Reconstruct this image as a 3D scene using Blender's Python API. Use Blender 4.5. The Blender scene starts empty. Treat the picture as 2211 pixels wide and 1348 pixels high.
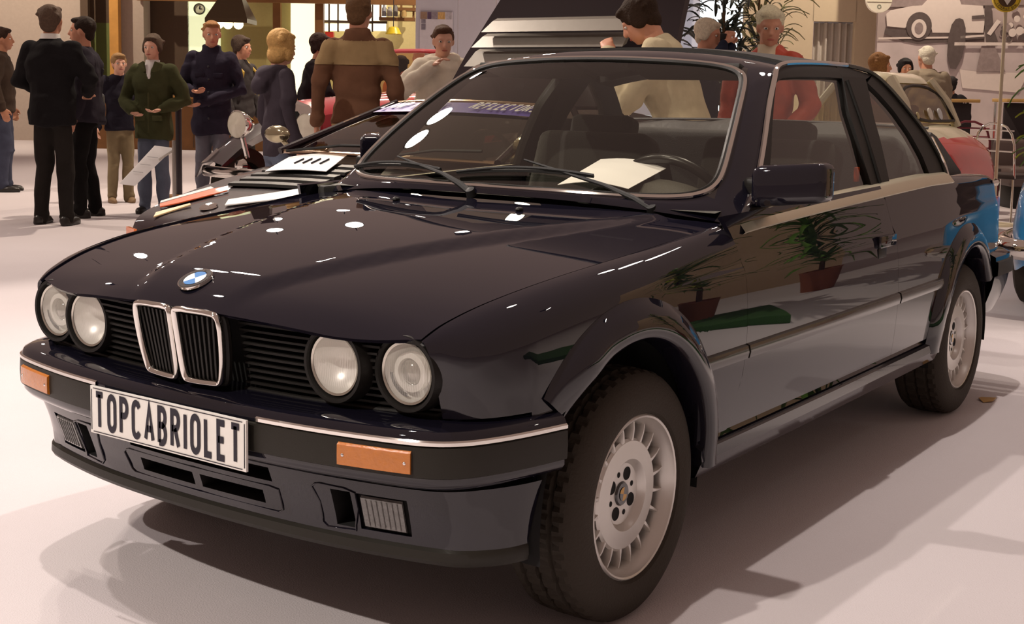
import bpy, bmesh, math, random
import numpy as np
from mathutils import Vector, Matrix

random.seed(7)
SC = bpy.context.scene
COL = SC.collection

# ---------------------------------------------------------------- camera
CAM_POS = np.array([2.609, 2.267, 1.244]); YAW, PITCH, ROLL, FPX = 3.756, -0.110, 0.018, 2814.2
IW, IH = 2211.0, 1348.0
_f = np.array([math.cos(YAW)*math.cos(PITCH), math.sin(YAW)*math.cos(PITCH), math.sin(PITCH)])
_r0 = np.array([math.sin(YAW), -math.cos(YAW), 0.0]); _u0 = np.cross(_r0, _f)
_r = math.cos(ROLL)*_r0 + math.sin(ROLL)*_u0; _u = -math.sin(ROLL)*_r0 + math.cos(ROLL)*_u0
cam_d = bpy.data.cameras.new('camera'); cam = bpy.data.objects.new('camera', cam_d); COL.objects.link(cam)
cam.matrix_world = Matrix(((_r[0], _u[0], -_f[0], CAM_POS[0]), (_r[1], _u[1], -_f[1], CAM_POS[1]), (_r[2], _u[2], -_f[2], CAM_POS[2]), (0, 0, 0, 1)))
cam_d.sensor_width = 36.0; cam_d.lens = FPX/IW*36.0; cam_d.shift_x = 1.38/IW; cam_d.shift_y = -167.2/IW
cam_d.clip_start = 0.05; cam_d.clip_end = 200
SC.camera = cam

# ---------------------------------------------------------------- world, lights, exposure
SC.view_settings.view_transform = 'Standard'; SC.view_settings.look = 'None'
SC.view_settings.gamma = 1.0; SC.view_settings.use_curve_mapping = False
SC.view_settings.exposure = 0.0
w = bpy.data.worlds.new('hall_ambient'); SC.world = w; w.use_nodes = True
w.node_tree.nodes['Background'].inputs[0].default_value = (0.68, 0.45, 0.37, 1)
w.node_tree.nodes['Background'].inputs[1].default_value = 0.43

# exhibition spot lamps, some added only for their light: (x, y, z, aim x, aim y, watts, cone degrees, colour)
SPOTS = [(-2.4, 0.5, 5.6, -0.9, 0.4, 440, 85, (1.0, 0.88, 0.8)),
         (0.7, -1.3, 5.6, 0.1, -0.2, 400, 85, (1.0, 0.88, 0.8)),
         (-3.9, -7.2, 5.6, -0.6, -0.4, 680, 60, (1.0, 0.86, 0.74)),
         (-4.55, -6.9, 5.6, -0.6, -0.4, 680, 60, (1.0, 0.86, 0.74)),
         (4.6, -0.6, 4.6, 0.6, 0, 800, 60, (1.0, 0.9, 0.8)),  # added front lamp, stands in for a flash on plate and nose
         (0.6, -4.4, 5.6, -0.4, -3.2, 480, 95, (1.0, 0.89, 0.82)),
         (-3.6, 4.6, 5.6, -6.4, 4.4, 880, 90, (1.0, 0.86, 0.7)),  # added lamp, brightens the tan partition for the door reflections
         (-7.5, -8, 5.8, -6, -7, 930, 95, (1.0, 0.83, 0.66)),
         (-12.5, -9.5, 5.8, -12, -9.5, 1120, 110, (1.0, 0.8, 0.6)),
         (-11, -3.5, 5.8, -12, -4, 810, 100, (1.0, 0.84, 0.66)),
         (-3, -11.5, 5.8, -5, -10.5, 560, 95, (1.0, 0.84, 0.7)),
         (-12, -20, 5.8, -14, -22, 810, 120, (1.0, 0.82, 0.62)),  # added lamp, brightens the far left wall
         (-6.5, -22, 5.8, -9, -24.5, 560, 120, (1.0, 0.84, 0.7)),
         (-17.5, -12, 5.8, -19, -13, 930, 120, (1.0, 0.86, 0.72)),
         (-16, -3.5, 5.8, -18, -4.5, 740, 120, (1.0, 0.84, 0.66))]
FARLAMPS = [(-9.5+0.9*k, -16.5+0.0*k, 5.2) for k in range(0)]+[(-15.0+1.05*k, -10.2-1.05*k, 5.3) for k in range(7)]+[(-19.5+1.2*k, -14.5-1.0*k, 5.4) for k in range(4)]+[(-5.2-0.5*k, 0.1+0.35*k, 5.5) for k in range(3)]

# ---------------------------------------------------------------- helpers
def G(px, depth):
    """ground point that lies `depth` metres ahead of the camera in the column px"""
    a = (px-(IW/2-1.38))/FPX
    d = _f + _r*a; d = np.array([d[0], d[1], 0.0]); k = d @ np.array([_f[0], _f[1], 0])
    return CAM_POS[:2] + d[:2]/k*depth*math.hypot(_f[0], _f[1])
def Z(px, py, depth):
    """height of the photograph row py at that column and depth"""
    a = (px-(IW/2-1.38))/FPX; b = -(py-(IH/2-167.2))/FPX
    return CAM_POS[2] + depth*(_f[2] + _r[2]*a + _u[2]*b)
FACE = math.atan2(-_f[1], -_f[0])      # heading that looks at the camera

def S(xs, ys):
    """smooth (monotone-ish) interpolation"""
    xs = np.array(xs, float); ys = np.array(ys, float)
    if xs[0] > xs[-1]: xs, ys = xs[::-1], ys[::-1]
    d = np.diff(ys)/np.diff(xs); m = np.zeros(len(xs)); m[0], m[-1] = d[0], d[-1]
    for i in range(1, len(xs)-1):
        m[i] = 0 if d[i-1]*d[i] <= 0 else 2*d[i-1]*d[i]/(d[i-1]+d[i])
    def f(x):
        x = min(max(x, xs[0]), xs[-1]); i = min(max(int(np.searchsorted(xs, x))-1, 0), len(xs)-2)
        h = xs[i+1]-xs[i]; t = (x-xs[i])/h
        return float((2*t**3-3*t*t+1)*ys[i]+(t**3-2*t*t+t)*h*m[i]+(-2*t**3+3*t*t)*ys[i+1]+(t**3-t*t)*h*m[i+1])
    return f
def lin(xs, ys):
    return lambda x: float(np.interp(x, xs, ys))
def lerp(a, b, t): return tuple(a[i]+(b[i]-a[i])*t for i in range(3))

def empty(name, loc=(0, 0, 0), rz=0.0):
    o = bpy.data.objects.new(name, None); COL.objects.link(o); o.location = loc; o.rotation_euler = (0, 0, rz)
    o.empty_display_size = 0.1
    return o
def tag(o, label=None, cat=None, group=None, kind=None):
    if label: o['label'] = label
    if cat: o['category'] = cat
    if group: o['group'] = group
    if kind: o['kind'] = kind
    return o
def obj(name, geo, mat, parent=None, ang=38, solid=0.0, off=-1.0, bevel=0.0, sub=0, label=None, loc=None, rz=0.0):
    """geo = (verts, faces[, material indices]); mat one material or a list"""
    V, Fc = geo[0], geo[1]
    me = bpy.data.meshes.new(name); me.from_pydata([tuple(map(float, v)) for v in V], [], [tuple(f) for f in Fc])
    ms = mat if isinstance(mat, (list, tuple)) else [mat]
    for m in ms: me.materials.append(m)
    if len(geo) > 2: me.polygons.foreach_set('material_index', list(geo[2]))
    me.validate()
    bm = bmesh.new(); bm.from_mesh(me); bmesh.ops.recalc_face_normals(bm, faces=bm.faces); bm.to_mesh(me); bm.free()
    me.polygons.foreach_set('use_smooth', [True]*len(me.polygons))
    if ang is not None: me.set_sharp_from_angle(angle=math.radians(ang))
    o = bpy.data.objects.new(name, me); COL.objects.link(o)
    if parent is not None: o.parent = parent
    if loc is not None: o.location = loc
    o.rotation_euler = (0, 0, rz)
    if solid:
        md = o.modifiers.new('thickness', 'SOLIDIFY'); md.thickness = solid; md.offset = off
        es = o.modifiers.new('crisp', 'EDGE_SPLIT'); es.split_angle = math.radians(ang or 40)
    if bevel:
        md = o.modifiers.new('edge', 'BEVEL'); md.width = bevel; md.segments = 2; md.limit_method = 'ANGLE'
    if sub:
        md = o.modifiers.new('smooth', 'SUBSURF'); md.levels = sub; md.render_levels = sub
    if label: o['label'] = label
    return o
def clone(o, parent=None, loc=None):
    c = o.copy(); COL.objects.link(c)
    c.parent = parent
    if loc is not None: c.location = loc
    return c

def join(*gs):
    V, Fc, MI = [], [], []
    for k, g in enumerate(gs):
        n = len(V); V += list(g[0]); Fc += [tuple(i+n for i in f) for f in g[1]]
        MI += list(g[2]) if len(g) > 2 else [0]*len(g[1])
    return V, Fc, MI
def withmat(g, i): return g[0], g[1], [i]*len(g[1])
def xf(g, M):
    M = Matrix(M)
    return ([tuple(M @ Vector(v)) for v in g[0]],)+tuple(g[1:])
def mirror_y(g): return ([(v[0], -v[1], v[2]) for v in g[0]],)+tuple(g[1:])
def move(g, d): return ([(v[0]+d[0], v[1]+d[1], v[2]+d[2]) for v in g[0]],)+tuple(g[1:])
def grid(P, cu=False, cv=False):
    nu, nv = len(P), len(P[0]); V = [tuple(p) for row in P for p in row]; Fc = []
    for i in range(nu if cu else nu-1):
        for j in range(nv if cv else nv-1):
            a = i*nv+j; b = i*nv+(j+1) % nv; c = ((i+1) % nu)*nv+(j+1) % nv; d = ((i+1) % nu)*nv+j
            Fc.append((a, b, c, d))
    return V, Fc
def fngrid(fn, us, vs, **k): return grid([[fn(u, v) for v in vs] for u in us], **k)
def frames(path, closed=False):
    P = [Vector(p) for p in path]; n = len(P); T = []
    for i in range(n):
        a = P[(i-1) % n] if (closed or i > 0) else P[i]; b = P[(i+1) % n] if (closed or i < n-1) else P[i]
        T.append((b-a).normalized())
    up = Vector((0, 0, 1)) if abs(T[0].z) < 0.9 else Vector((1, 0, 0))
    N = [(up-T[0]*up.dot(T[0])).normalized()]
    for i in range(1, n):
        v = N[-1]-T[i]*N[-1].dot(T[i]); N.append(v.normalized() if v.length > 1e-6 else N[-1])
    return P, T, N
def tube(path, r, n=8, closed=False, cap=True, sx=1.0, sy=1.0):
    P, T, N = frames(path, closed); rows = []
    for i, p in enumerate(P):
        B = T[i].cross(N[i]); rr = r[i] if hasattr(r, '__len__') else r
        rows.append([tuple(p+N[i]*(rr*sy*math.sin(a))+B*(rr*sx*math.cos(a))) for a in [2*math.pi*k/n for k in range(n)]])
    V, Fc = grid(rows, cu=closed, cv=True)
    if cap and not closed: Fc += [tuple(range(n)), tuple(range(len(V)-n, len(V)))]
    return V, Fc
def sweep(path, prof, up=(0, 0, 1), closed=False, cprof=False, cap=False):
    """profile (side, up) swept along path; side = right of travel"""
    P = [Vector(p) for p in path]; n = len(P); upv = Vector(up); rows = []
    for i in range(n):
        a = P[(i-1) % n] if (closed or i > 0) else P[i]; b = P[(i+1) % n] if (closed or i < n-1) else P[i]
        t = (b-a).normalized(); s = t.cross(upv).normalized(); u2 = s.cross(t).normalized()
        rows.append([tuple(P[i]+s*q[0]+u2*q[1]) for q in prof])
    V, Fc = grid(rows, cu=closed, cv=cprof)
    if cap and not closed:
        m = len(prof); Fc += [tuple(range(m)), tuple(range(len(V)-m, len(V)))]
    return V, Fc
def lathe(prof, n=32, o=(0, 0, 0), axis=(0, 0, 1), closed=False, a0=0.0, a1=2*math.pi):
    A = Vector(axis).normalized(); X = A.orthogonal().normalized(); Y = A.cross(X); O = Vector(o); rows = []
    full = abs(a1-a0-2*math.pi) < 1e-6
    for k in range(n if full else n+1):
        a = a0+(a1-a0)*k/n; d = X*math.cos(a)+Y*math.sin(a)
        rows.append([tuple(O+d*r+A*h) for r, h in prof])
    return grid(rows, cu=full, cv=closed)
def prism(poly, d):
    n = len(poly); V = [tuple(p) for p in poly]+[(p[0]+d[0], p[1]+d[1], p[2]+d[2]) for p in poly]
    return V, [tuple(range(n)), tuple(range(2*n-1, n-1, -1))]+[(i, (i+1) % n, n+(i+1) % n, n+i) for i in range(n)]
def box(c, s, bev=0.0, seg=2, M=None):
    bm = bmesh.new(); bmesh.ops.create_cube(bm, size=1.0)
    for v in bm.verts: v.co = Vector((v.co.x*s[0], v.co.y*s[1], v.co.z*s[2]))
    if bev: bmesh.ops.bevel(bm, geom=list(bm.edges), offset=bev, segments=seg, profile=0.6, affect='EDGES')
    if M is not None: bmesh.ops.transform(bm, matrix=Matrix(M), verts=bm.verts)
    bm.verts.ensure_lookup_table()
    V = [(v.co.x+c[0], v.co.y+c[1], v.co.z+c[2]) for v in bm.verts]; Fc = [[v.index for v in f.verts] for f in bm.faces]
    bm.free(); return V, Fc
def ball(c, r, nu=14, nv=9, M=None):
    r = r if hasattr(r, '__len__') else (r, r, r); V = [(0, 0, 1)]; Fc = []
    for j in range(1, nv):
        t = math.pi*j/nv
        for i in range(nu):
            a = 2*math.pi*i/nu; V.append((math.sin(t)*math.cos(a), math.sin(t)*math.sin(a), math.cos(t)))
    V.append((0, 0, -1)); L = len(V)-1
    for i in range(nu): Fc.append((0, 1+i, 1+(i+1) % nu)); Fc.append((L, 1+(nv-2)*nu+(i+1) % nu, 1+(nv-2)*nu+i))
    for j in range(nv-2):
        for i in range(nu):
            a = 1+j*nu+i; b = 1+j*nu+(i+1) % nu; Fc.append((a, a+nu, b+nu, b))
    V = [Vector((v[0]*r[0], v[1]*r[1], v[2]*r[2])) for v in V]
    if M is not None: V = [Matrix(M) @ v for v in V]
    return [(v[0]+c[0], v[1]+c[1], v[2]+c[2]) for v in V], Fc
def Rz(a): return Matrix.Rotation(a, 4, 'Z')
def Ry(a): return Matrix.Rotation(a, 4, 'Y')
def Rx(a): return Matrix.Rotation(a, 4, 'X')

# flat lettering: strokes on a unit cell (0..w, 0..1), drawn with ribbons of real thickness
def arc(cx, cy, rx, ry, a0, a1, n=8):
    return [(cx+rx*math.cos(math.radians(a0+(a1-a0)*k/n)), cy+ry*math.sin(math.radians(a0+(a1-a0)*k/n))) for k in range(n+1)]
def oval(w, h=1.0, y0=0.0, r=None):
    r = r or w/2
    return [(w/2, y0)]+arc(w-r, y0+r, r, r, -90, 0, 5)+arc(w-r, y0+h-r, r, r, 0, 90, 5)+arc(r, y0+h-r, r, r, 90, 180, 5)+arc(r, y0+r, r, r, 180, 270, 5)+[(w/2, y0)]
LET = {
 'T': (0.46, [[(0, 1), (0.46, 1)], [(0.23, 1), (0.23, 0)]]),
 'O': (0.44, [oval(0.44)]),
 'P': (0.42, [[(0, 0), (0, 1), (0.22, 1)]+arc(0.22, 0.76, 0.2, 0.24, 90, -90)+[(0, 0.52)]]),
 'C': (0.42, [arc(0.21, 0.79, 0.21, 0.21, 20, 180)+arc(0.21, 0.21, 0.21, 0.21, 180, 340)]),
 'A': (0.48, [[(0, 0), (0.24, 1), (0.48, 0)], [(0.09, 0.32), (0.39, 0.32)]]),
 'B': (0.42, [[(0, 0), (0, 1), (0.2, 1)]+arc(0.2, 0.76, 0.19, 0.24, 90, -90)+[(0, 0.52)], [(0.2, 0.52)]+arc(0.2, 0.26, 0.21, 0.26, 90, -90)+[(0, 0)]]),
 'R': (0.43, [[(0, 0), (0, 1), (0.22, 1)]+arc(0.22, 0.76, 0.2, 0.24, 90, -90)+[(0, 0.52)], [(0.2, 0.52), (0.42, 0)]]),
 'I': (0.0, [[(0, 0), (0, 1)]]),
 'L': (0.36, [[(0, 1), (0, 0), (0.36, 0)]]),
 'E': (0.38, [[(0.38, 1), (0, 1), (0, 0), (0.38, 0)], [(0, 0.52), (0.33, 0.52)]]),
 'F': (0.38, [[(0.38, 1), (0, 1), (0, 0)], [(0, 0.52), (0.33, 0.52)]]),
 'S': (0.42, [arc(0.21, 0.77, 0.2, 0.23, 25, 180)+[(0.06, 0.6), (0.36, 0.42)]+arc(0.21, 0.23, 0.2, 0.23, 0, -155)]),
 'M': (0.52, [[(0, 0), (0, 1), (0.26, 0.35), (0.52, 1), (0.52, 0)]]),
 'W': (0.62, [[(0, 1), (0.15, 0), (0.31, 0.8), (0.47, 0), (0.62, 1)]]),
 'N': (0.44, [[(0, 0), (0, 1), (0.44, 0), (0.44, 1)]]),
 'K': (0.42, [[(0, 0), (0, 1)], [(0.42, 1), (0, 0.45)], [(0.14, 0.6), (0.42, 0)]]),
 'D': (0.44, [[(0, 0), (0, 1), (0.2, 1)]+arc(0.2, 0.76, 0.24, 0.24, 90, 0, 4)+arc(0.2, 0.24, 0.24, 0.24, 0, -90, 4)+[(0, 0)]]),
 'H': (0.42, [[(0, 0), (0, 1)], [(0.42, 0), (0.42, 1)], [(0, 0.5), (0.42, 0.5)]]),
 'U': (0.42, [[(0, 1), (0, 0.22)]+arc(0.21, 0.21, 0.21, 0.21, 180, 360)+[(0.42, 1)]]),
 'G': (0.44, [arc(0.22, 0.78, 0.22, 0.22, 25, 180)+arc(0.22, 0.22, 0.22, 0.22, 180, 360)+[(0.44, 0.48), (0.24, 0.48)]]),
 'X': (0.44, [[(0, 0), (0.44, 1)], [(0, 1), (0.44, 0)]]), 'V': (0.46, [[(0, 1), (0.23, 0), (0.46, 1)]]), 'Y': (0.44, [[(0, 1), (0.22, 0.5), (0.44, 1)], [(0.22, 0.5), (0.22, 0)]]),
 ' ': (0.2, []), ',': (0.0, [[(0, 0.02), (-0.06, -0.18)]]), '°': (0.16, [arc(0.1, 0.9, 0.09, 0.09, 0, 360)])}
def ribbon2(pts, w):
    pts = [p for i, p in enumerate(pts) if i == 0 or abs(p[0]-pts[i-1][0])+abs(p[1]-pts[i-1][1]) > 1e-5]
    n = len(pts); V = []; Fc = []
    cl = n > 3 and abs(pts[0][0]-pts[-1][0])+abs(pts[0][1]-pts[-1][1]) < 1e-6
    for i in range(n):
        a = pts[i-1] if i > 0 else (pts[n-2] if cl else None); b = pts[i+1] if i < n-1 else (pts[1] if cl else None); p = pts[i]
        def nrm(q, r):
            dx, dy = r[0]-q[0], r[1]-q[1]; L = math.hypot(dx, dy) or 1; return (-dy/L, dx/L)
        if a is None: nn = nrm(p, b); k = 1
        elif b is None: nn = nrm(a, p); k = 1
        else:
            n1, n2 = nrm(a, p), nrm(p, b); mx, my = n1[0]+n2[0], n1[1]+n2[1]; L = math.hypot(mx, my) or 1; nn = (mx/L, my/L)
            k = min(1/max(nn[0]*n1[0]+nn[1]*n1[1], 0.3), 2.2)
        V += [(p[0]+nn[0]*w/2*k, p[1]+nn[1]*w/2*k), (p[0]-nn[0]*w/2*k, p[1]-nn[1]*w/2*k)]
    for i in range(n-1): Fc.append((2*i, 2*i+1, 2*i+3, 2*i+2))
    return V, Fc
def letter(ch, w=0.15):
    V, Fc = [], []
    for st in LET[ch][1]:
        v, f = ribbon2(st, w); n = len(V); V += v; Fc += [tuple(i+n for i in q) for q in f]
    return V, Fc
def text_geo(s, O, X, Y, h, gap=0.2, w=0.15, thick=0.002, slant=0.0, width=None):
    """letters starting at O, along X, up Y, cap height h; thickness along X x Y"""
    O, X, Y = Vector(O), Vector(X).normalized(), Vector(Y).normalized(); N = X.cross(Y)
    tot = sum(LET[c][0]+gap+w for c in s)-gap; k = 1.0 if width is None else width/(tot*h)
    out = []; cx = w/2
    for c in s:
        V, Fc = letter(c, w)
        if V:
            W3 = [tuple(O+X*((cx+v[0]+slant*v[1])*h*k)+Y*(v[1]*h)+N*thick) for v in V]
            out.append((c, (W3, Fc)))
        cx += LET[c][0]+gap+w
    return out

# ---------------------------------------------------------------- materials
MATS = {}
def mat(name, col, rough=0.5, metal=0.0, var=0.08, scale=18.0, bump=0.0, bscale=60.0, coat=0.0, coat_rough=0.03, spec=0.5, emit=None, estr=0.0, trans=0.0, ior=1.45, sheen=0.0, col2=None, coat_ior=1.5):
    if name in MATS: return MATS[name]
    m = bpy.data.materials.new(name); m.use_nodes = True; nt = m.node_tree; b = nt.nodes['Principled BSDF']
    b.inputs['Roughness'].default_value = rough; b.inputs['Metallic'].default_value = metal
    b.inputs['Coat Weight'].default_value = coat; b.inputs['Coat Roughness'].default_value = coat_rough
    b.inputs['Coat IOR'].default_value = coat_ior
    b.inputs['Specular IOR Level'].default_value = spec; b.inputs['IOR'].default_value = ior
    b.inputs['Transmission Weight'].default_value = trans; b.inputs['Sheen Weight'].default_value = sheen
    c = (col[0], col[1], col[2], 1)
    tc = nt.nodes.new('ShaderNodeTexCoord'); ns = nt.nodes.new('ShaderNodeTexNoise'); ns.inputs['Scale'].default_value = scale; ns.inputs['Detail'].default_value = 3
    nt.links.new(tc.outputs['Object'], ns.inputs['Vector'])
    mx = nt.nodes.new('ShaderNodeMix'); mx.data_type = 'RGBA'
    nt.links.new(ns.outputs['Fac'], mx.inputs[0])
    lo = tuple(v*(1-var) for v in col); hi = tuple(min(v*(1+var), 1) for v in col)
    if col2: hi = col2
    mx.inputs[6].default_value = (*lo, 1); mx.inputs[7].default_value = (*hi, 1)
    nt.links.new(mx.outputs[2], b.inputs['Base Color'])
    if bump:
        n2 = nt.nodes.new('ShaderNodeTexNoise'); n2.inputs['Scale'].default_value = bscale; n2.inputs['Detail'].default_value = 4
        nt.links.new(tc.outputs['Object'], n2.inputs['Vector'])
        bp = nt.nodes.new('ShaderNodeBump'); bp.inputs['Strength'].default_value = bump; bp.inputs['Distance'].default_value = 0.01
        nt.links.new(n2.outputs['Fac'], bp.inputs['Height']); nt.links.new(bp.outputs['Normal'], b.inputs['Normal'])
    if emit:
        b.inputs['Emission Color'].default_value = (*emit, 1); b.inputs['Emission Strength'].default_value = estr
    MATS[name] = m; return m
def glass_mat(name, tint=(0.9, 0.9, 0.85), ior=1.5, rough=0.0, boost=1.0):
    """thin pane: clear with a Fresnel reflection"""
    if name in MATS: return MATS[name]
    m = bpy.data.materials.new(name); m.use_nodes = True; nt = m.node_tree; nt.nodes.clear()
    o = nt.nodes.new('ShaderNodeOutputMaterial'); mx = nt.nodes.new('ShaderNodeMixShader'); t = nt.nodes.new('ShaderNodeBsdfTransparent')
    g = nt.nodes.new('ShaderNodeBsdfGlossy'); g.inputs['Roughness'].default_value = rough; t.inputs[0].default_value = (*tint, 1)
    ge = nt.nodes.new('ShaderNodeNewGeometry'); dp = nt.nodes.new('ShaderNodeVectorMath'); dp.operation = 'DOT_PRODUCT'
    nt.links.new(ge.outputs['Incoming'], dp.inputs[0]); nt.links.new(ge.outputs['Normal'], dp.inputs[1])
    def mth(op, a_, v=None):
        n = nt.nodes.new('ShaderNodeMath'); n.operation = op; n.use_clamp = op in ('MULTIPLY_ADD',)
        nt.links.new(a_, n.inputs[0])
        if v is not None: n.inputs[1].default_value = v
        return n
    ab = mth('ABSOLUTE', dp.outputs['Value']); sb = nt.nodes.new('ShaderNodeMath'); sb.operation = 'SUBTRACT'; sb.inputs[0].default_value = 1.0; nt.links.new(ab.outputs[0], sb.inputs[1])
    pw = mth('POWER', sb.outputs[0], 5.0); f0 = ((ior-1)/(ior+1))**2*2*boost
    ma = mth('MULTIPLY_ADD', pw.outputs[0], 1-f0); ma.inputs[2].default_value = f0
    nt.links.new(ma.outputs[0], mx.inputs[0])
    nt.links.new(t.outputs[0], mx.inputs[1]); nt.links.new(g.outputs[0], mx.inputs[2]); nt.links.new(mx.outputs[0], o.inputs[0])
    MATS[name] = m; return m

PAINT = mat('navy_paint', (0.0065, 0.006, 0.0115), rough=0.5, metal=0.0, var=0.3, scale=900, coat=1.0, coat_rough=0.012, spec=0.0, coat_ior=1.62)
BLACK = mat('black_plastic', (0.012, 0.011, 0.010), rough=0.42, bump=0.08, bscale=400, spec=0.25)
RUB = mat('bumper_rubber', (0.020, 0.018, 0.014), rough=0.42, bump=0.05, bscale=300, spec=0.3)
CHROME = mat('chrome', (0.80, 0.78, 0.74), rough=0.07, metal=1.0, var=0.02)
TRIM = mat('polished_trim', (0.72, 0.66, 0.50), rough=0.34, metal=1.0, var=0.03)
TYRE = mat('tyre_rubber', (0.028, 0.021, 0.014), rough=0.78, bump=0.25, bscale=160)
ALLOY = mat('alloy_silver', (0.62, 0.60, 0.57), rough=0.33, metal=0.75, var=0.04)
DARK = mat('dark_void', (0.006, 0.006, 0.006), rough=0.9)
GLASS = glass_mat('car_glass', (0.86, 0.85, 0.78), 1.5, boost=1.3)
SGLASS = glass_mat('side_glass', (0.80, 0.82, 0.72), 1.5, boost=1.6)
AMBER = mat('amber_lens', (0.50, 0.15, 0.004), rough=0.15, var=0.15, scale=60, coat=1.0, bump=0.15, bscale=140)
REDLENS = mat('red_lens', (0.45, 0.01, 0.01), rough=0.12, coat=1.0)
WHITE = mat('white_enamel', (0.82, 0.81, 0.77), rough=0.35, coat=0.4)
INK = mat('black_ink', (0.012, 0.011, 0.022), rough=0.45)
INTERIOR = mat('interior_vinyl', (0.022, 0.021, 0.018), rough=0.62, bump=0.15, bscale=300)
FABRIC = mat('seat_cloth', (0.028, 0.027, 0.024), rough=0.9, bump=0.3, bscale=350, sheen=0.2)
WIPER = mat('wiper_black', (0.010, 0.010, 0.010), rough=0.6)
PAPER = mat('white_paper', (0.85, 0.85, 0.84), rough=0.7, var=0.02)
# ================================================================ the navy cabriolet in front
CAR = empty('cabriolet_car', (0, 0, 0))
tag(CAR, 'glossy dark navy two-door cabriolet with round twin headlights and TOPCABRIOLET plate', 'car')
Ymax = S([0.60, 0.57, 0.54, 0.50, 0.45, 0.38, 0.2, 0, -0.5, -1.2, -2.2, -2.7, -3.0, -3.15, -3.22],
         [0.655, 0.693, 0.716, 0.737, 0.754, 0.770, 0.792, 0.806, 0.818, 0.822, 0.820, 0.806, 0.782, 0.765, 0.74])
zoff = S([0.26, 0.33, 0.42, 0.55, 0.66, 0.74, 0.778], [-0.030, -0.016, -0.006, 0.0, -0.001, -0.005, -0.009])
zoff2 = S([0.778, 0.80, 0.84, 0.88, 0.92, 0.96], [-0.009, -0.018, -0.027, -0.037, -0.050, -0.068])
def zcrease(x): return float(np.interp(x, [-3.2, -2.5, -0.5, 0.2, 0.6], [0.80, 0.80, 0.780, 0.775, 0.715]))
def yside(x, z):
    dz = z-(zcrease(x)-0.778)
    return Ymax(x)+(zoff(dz) if dz <= 0.778 else zoff2(dz))
hy = S([0.65, 0.596, 0.539, 0.415, 0.212, -0.155, -0.498, -0.62], [0.60, 0.632, 0.643, 0.669, 0.698, 0.725, 0.738, 0.741])
hz = S([0.65, 0.596, 0.539, 0.415, 0.212, -0.155, -0.498, -0.62], [0.70, 0.740, 0.767, 0.802, 0.834, 0.868, 0.897, 0.906])
doorF = S([0.30, 0.393, 0.518, 0.64, 0.765, 0.85, 0.95], [-0.44, -0.458, -0.520, -0.535, -0.530, -0.505, -0.45])
doorR = S([0.30, 0.393, 0.557, 0.70, 0.854, 0.95], [-1.70, -1.715, -1.722, -1.712, -1.672, -1.655])

def arch(xc, zc, a, b):
    return lambda x: zc+b*math.sqrt(max(0.0, 1-((x-xc)/a)**2))
FA, FB = (0.030, 0.30, 0.350, 0.385), (-2.560, 0.30, 0.360, 0.372)
def fender_bottom(x):
    xc, zc, a, b = FA
    if abs(x-xc) < a: return max(arch(*FA)(x), 0.36)
    return 0.575 if x > xc else 0.37
def sgn_geo(g, s): return g if s > 0 else mirror_y(g)

def fender(s):
    us = sorted(set([round(v, 4) for v in list(np.linspace(0.598, 0.40, 14))+list(np.linspace(0.40, -0.53, 46))+[0.379, -0.319]]), reverse=True)
    rows = []
    for xn in us:
        u = (0.598-xn)/(0.598+0.53)
        zt, yt = hz(xn), hy(xn); zb = fender_bottom(xn); h = min(0.085, (zt-zb)*0.5)
        zc = min(zcrease(xn), zt-h-0.003); col = []
        zl = [zt-h+h*math.cos(t) for t in np.linspace(0.02, math.pi/2, 8)]
        zl += list(np.linspace(zt-h, zc, 4))[1:]+[zc+(max(zb, 0)-zc)*k for k in np.linspace(0, 1, 14)[1:]]
        for k, z in enumerate(zl):
            xr = xn if u < 0.72 else xn+(doorF(z)-0.002+0.53)*((u-0.72)/0.28)
            xq = xr-(0.040*(0.729-min(z, 0.729))/0.155)*max(0, 1-u*5)
            ys = yside(xn, z)
            if z > zt-h:
                c = (z-(zt-h))/h; ys = yt+(yside(xn, zt-h)-yt)*math.sqrt(max(0, 1-c*c))
            col.append((xq, ys, z))
        rows.append(col)
    return sgn_geo(grid(rows), s)
def door(s):
    rows = []
    for u in np.linspace(0, 1, 30):
        col = []
        for k in list(np.linspace(0, 0.72, 16))+list(np.linspace(0.72, 1, 7))[1:]:
            z = 0.372+(0.928+0.022*u-0.372)*k
            zc = 0.372+(0.928+0.022*u-0.372)*0.72
            z += (0.782-zc)*(1-abs(k-0.72)/(0.72 if k < 0.72 else 0.28))
            x = doorF(z)*(1-u)+doorR(z)*u+(-0.003 if u == 0 else 0.003 if u == 1 else 0)
            col.append((x, yside(x, z), z))
        rows.append(col)
    return sgn_geo(grid(rows), s)
qy = S([-1.6, -2.2, -2.6, -3.0, -3.15, -3.22], [0.735, 0.735, 0.722, 0.700, 0.690, 0.685])
qz = S([-1.6, -2.2, -2.6, -3.0, -3.12, -3.22], [0.952, 0.955, 0.948, 0.930, 0.922, 0.900])
def quarter_bottom(x):
    xc, zc, a, b = FB
    if abs(x-xc) < a: return max(arch(*FB)(x), 0.36)
    return 0.372 if x > xc else 0.52
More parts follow.
